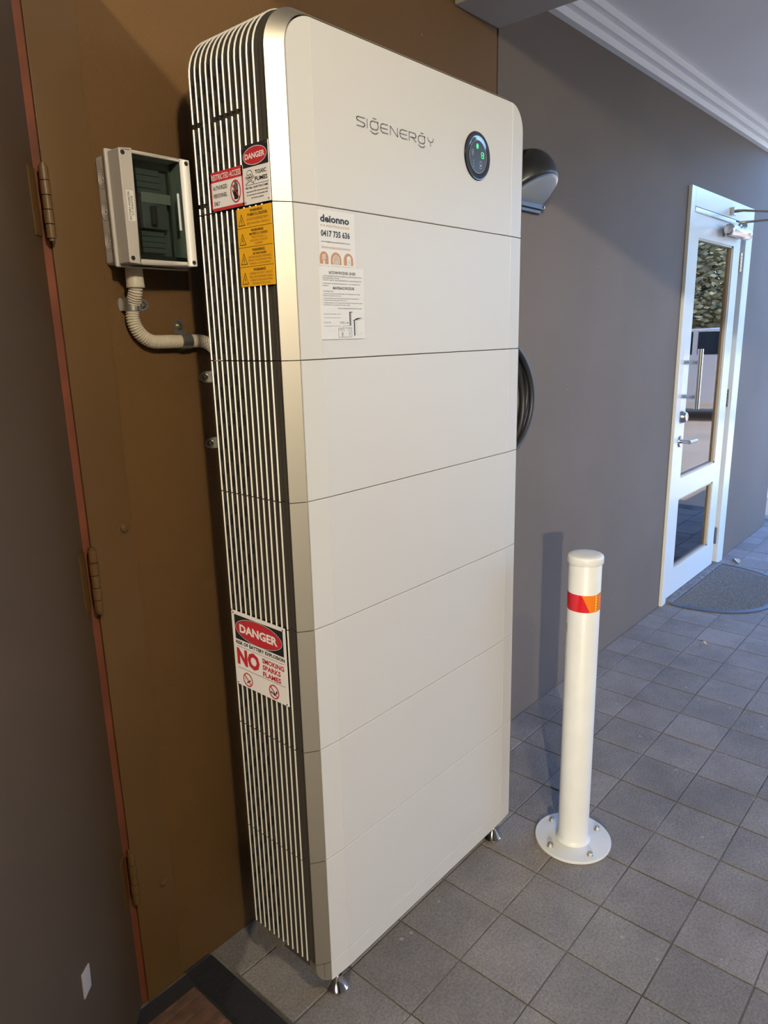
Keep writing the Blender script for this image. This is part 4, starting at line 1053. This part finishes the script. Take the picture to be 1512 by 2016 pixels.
# ================================================================== hooded wall light and coiled cable behind the tower
hl = thing('hooded_wall_light', 'black hooded wall fitting with a grey lens showing behind the tower top', 'wall light', (1.40, YW, 1.975))
HC = 1.40
def hood_pts(ax, ay, az, zb_, y0, n=20, m=12):
    rings = []
    for j in range(m + 1):
        t = (PI / 2) * j / m
        rings.append([(HC + ax * math.cos(PI * i / n) * math.cos(t) ** .8 if j < m else HC, y0 - ay * math.sin(PI * i / n) * (math.cos(t) ** .8 if j < m else 0), zb_(math.sin(PI * i / n)) + az * math.sin(t) * (1 - .15 * math.sin(PI * i / n))) for i in range(n + 1)])
    return rings
b = new_bm()
edge = lambda s: 1.985 + .072 * s
loft(b, hood_pts(.114, .110, .104, edge, YW), cap=False, closed=False)
hd = obj('hood', b, M_hood, hl, smooth=True)
sm = hd.modifiers.new('s', 'SOLIDIFY'); sm.thickness = .006; sm.offset = 1
b = new_bm()
lens = [(HC + .105 * math.cos(PI * i / 24), YW - .010 - .100 * math.sin(PI * i / 24), 1.985 + .066 * math.sin(PI * i / 24)) for i in range(25)]
ins = [(HC + .098 * math.cos(PI * i / 24), YW - .014 - .090 * math.sin(PI * i / 24), 1.980 + .062 * math.sin(PI * i / 24)) for i in range(25)]
loft(b, [lens, ins]); obj('lens', b, M_lens, hl, smooth=True)
b = new_bm()
loft(b, [[(HC + (.112) * math.cos(PI * i / 24), YW - .008 - .108 * math.sin(PI * i / 24), 1.988 + .069 * math.sin(PI * i / 24)) for i in range(25)], [(p[0], p[1], p[2]) for p in lens]], cap=False, closed=False)
o = obj('lens_rim', b, M_steel, hl, smooth=True)
b = new_bm(); bx(b, HC - .116, HC + .116, YW - .022, YW, 1.968, 1.986); bx(b, HC - .10, HC + .10, YW - .014, YW, 1.955, 1.968)
obj('back_plate', b, M_hood, hl, bevel=.002)
b = new_bm(); lathe(b, [(0.005, 0), (0.005, .003), (0, .005)], (HC + .105, YW - .022, 1.978), '-y', 12); obj('screw', b, M_chrome, hl)

cl = thing('coiled_cable', 'loops of black cable hanging on the wall, edge showing right of the tower', 'cable', (1.185, YW, 1.11))
for k, (r, yo, dx, dz) in enumerate(((0.206, .016, 0, 0), (0.212, .040, -.004, .004), (0.200, .063, .002, -.006), (0.205, .040, -.02, -.012), (0.188, .018, .003, .004))):
    b = new_bm(); n = 64
    loop = [(1.178 + dx + r * math.cos(2 * PI * i / n), YW - yo - .004 * math.sin(2 * PI * i / n * 3 + k), 1.327 + dz + r * 1.0 * math.sin(2 * PI * i / n)) for i in range(n)]
    rings = []
    for i in range(n):
        c = Vector(loop[i]); rad_ = (c - Vector((1.178 + dx, c.y, 1.327 + dz))).normalized()
        rings.append([c + rad_ * .011 * math.cos(2 * PI * q / 10) + Vector((0, 1, 0)) * .011 * math.sin(2 * PI * q / 10) for q in range(10)])
    rings.append(rings[0]); loft(b, rings, cap=False); bmesh.ops.remove_doubles(b, verts=b.verts[:], dist=1e-6)
    obj('cable_loop', b, M_rubber, cl, smooth=True)
b = new_bm(); cyl(b, (1.178, YW, 1.518), (1.178, YW - .085, 1.518), .014, n=16); cyl(b, (1.178, YW - .080, 1.518), (1.178, YW - .090, 1.518), .030, n=20); obj('hook', b, M_hood, cl, smooth=True)

# ================================================================== what the door glass mirrors: a parked car and trees in the sun
cr = thing('car', 'silver car parked in the sun, seen only mirrored in the glazed door', 'car', (12.5, -3.3, 0))
MC = Matrix.Translation((12.5, -3.3, 0)) @ Matrix.Rotation(math.radians(68), 4, 'Z')
side = [(-2.2, .45), (-2.25, .75), (-2.15, .98), (-1.2, 1.08), (-.55, 1.52), (.9, 1.56), (1.75, 1.12), (2.2, 1.02), (2.25, .5), (2.1, .32), (-2.05, .32)]
def carx(pts_, w0, m, name):
    b = new_bm(); rings = []
    for y, k in ((-.88, .0), (-.80, 1.0), (.80, 1.0), (.88, .0)):
        rings.append([MC @ Vector((x * (1 if k else .985), y * w0, z if k or z < 1.0 else z - .02)) for x, z in pts_])
    loft(b, rings); return obj(name, b, m, cr)
carx(side, 1.0, M_car, 'body')
b = new_bm()
for s in (-1, 1):
    for pl_ in ([(-1.02, 1.12), (-.48, 1.46), (.12, 1.49), (.12, 1.12)], [(.20, 1.12), (.20, 1.49), (.85, 1.49), (1.55, 1.12)]):
        loft(b, [[MC @ Vector((x, s * .885, z)) for x, z in pl_], [MC @ Vector((x, s * .875, z)) for x, z in pl_]])
loft(b, [[MC @ Vector(p) for p in ((-1.16, -.7, 1.12), (-1.16, .7, 1.12), (-.60, .62, 1.50), (-.60, -.62, 1.50))], [MC @ Vector(p) for p in ((-1.14, -.7, 1.10), (-1.14, .7, 1.10), (-.58, .62, 1.48), (-.58, -.62, 1.48))]])
obj('window', b, M_cargl, cr)
for sx in (-1.4, 1.4):
    for sy in (-1, 1):
        b = new_bm(); cyl(b, MC @ Vector((sx, sy * .70, .32)), MC @ Vector((sx, sy * .90, .32)), .32, n=24); obj('wheel', b, M_rubber, cr, smooth=True)
        b = new_bm(); cyl(b, MC @ Vector((sx, sy * .90, .32)), MC @ Vector((sx, sy * .915, .32)), .20, n=18); obj('hubcap', b, M_chrome, cr, smooth=True)
b = new_bm(); bx(b, -2.28, -2.2, -.62, -.40, .70, .88, MC); bx(b, -2.28, -2.2, .40, .62, .70, .88, MC); obj('headlamp', b, M_chrome, cr)
rnd = random.Random(11)
for k, (tx_, ty_, hh2, rr2, lab) in enumerate(((17.6, -4.9, 4.4, 2.4, 'leafy tree directly behind the parked car'), (23.6, -6.0, 6.2, 2.7, 'tallest leafy tree behind the nearest one'), (21.0, -10.8, 6.0, 2.5, 'leafy tree far behind at the left of the parked car'), (17.2, 0.3, 4.0, 1.7, 'shorter leafy tree near the building line'))):
    t = thing('tree', lab, 'tree', (tx_, ty_, 0), 'trees beyond the car park')
    b = new_bm(); tube(b, [(tx_, ty_, -.01), (tx_ + .1, ty_, hh2 * .3), (tx_ - .05, ty_ + .1, hh2 * .6)], [.16, .12, .06], 10); obj('trunk', b, M_trunk, t, smooth=True)
    b = new_bm()
    for q in range(17000):
        u_ = rnd.uniform(-1, 1); a = rnd.uniform(0, 2 * PI); r = rr2 * rnd.uniform(.55, 1.0) * (1 + .18 * math.sin(a * 3 + k) * math.cos(u_ * 5))
        c = Vector((tx_ + r * math.sqrt(1 - u_ * u_) * math.cos(a), ty_ + r * math.sqrt(1 - u_ * u_) * math.sin(a), hh2 * .56 + r * u_ * .92))
        if c.z < .15: continue
        ax_ = Vector((rnd.uniform(-1, 1), rnd.uniform(-1, 1), rnd.uniform(-.4, 1))).normalized(); u2, v2 = frame_of(ax_); s_ = rnd.uniform(.05, .11)
        b.faces.new([b.verts.new(c + u2 * s_), b.verts.new(c + v2 * s_ * .5), b.verts.new(c - u2 * s_), b.verts.new(c - v2 * s_ * .5)])
    obj('foliage', b, M_leafg, t, kind='stuff')
b = new_bm(); bx(b, 29, 29.3, -25, 12, 0, 1.9); struct('wall_boundary', b, mat('boundary_wall_render', (0.40, 0.30, 0.22, 1), 0.8, var=.1), (29, -6, 0))
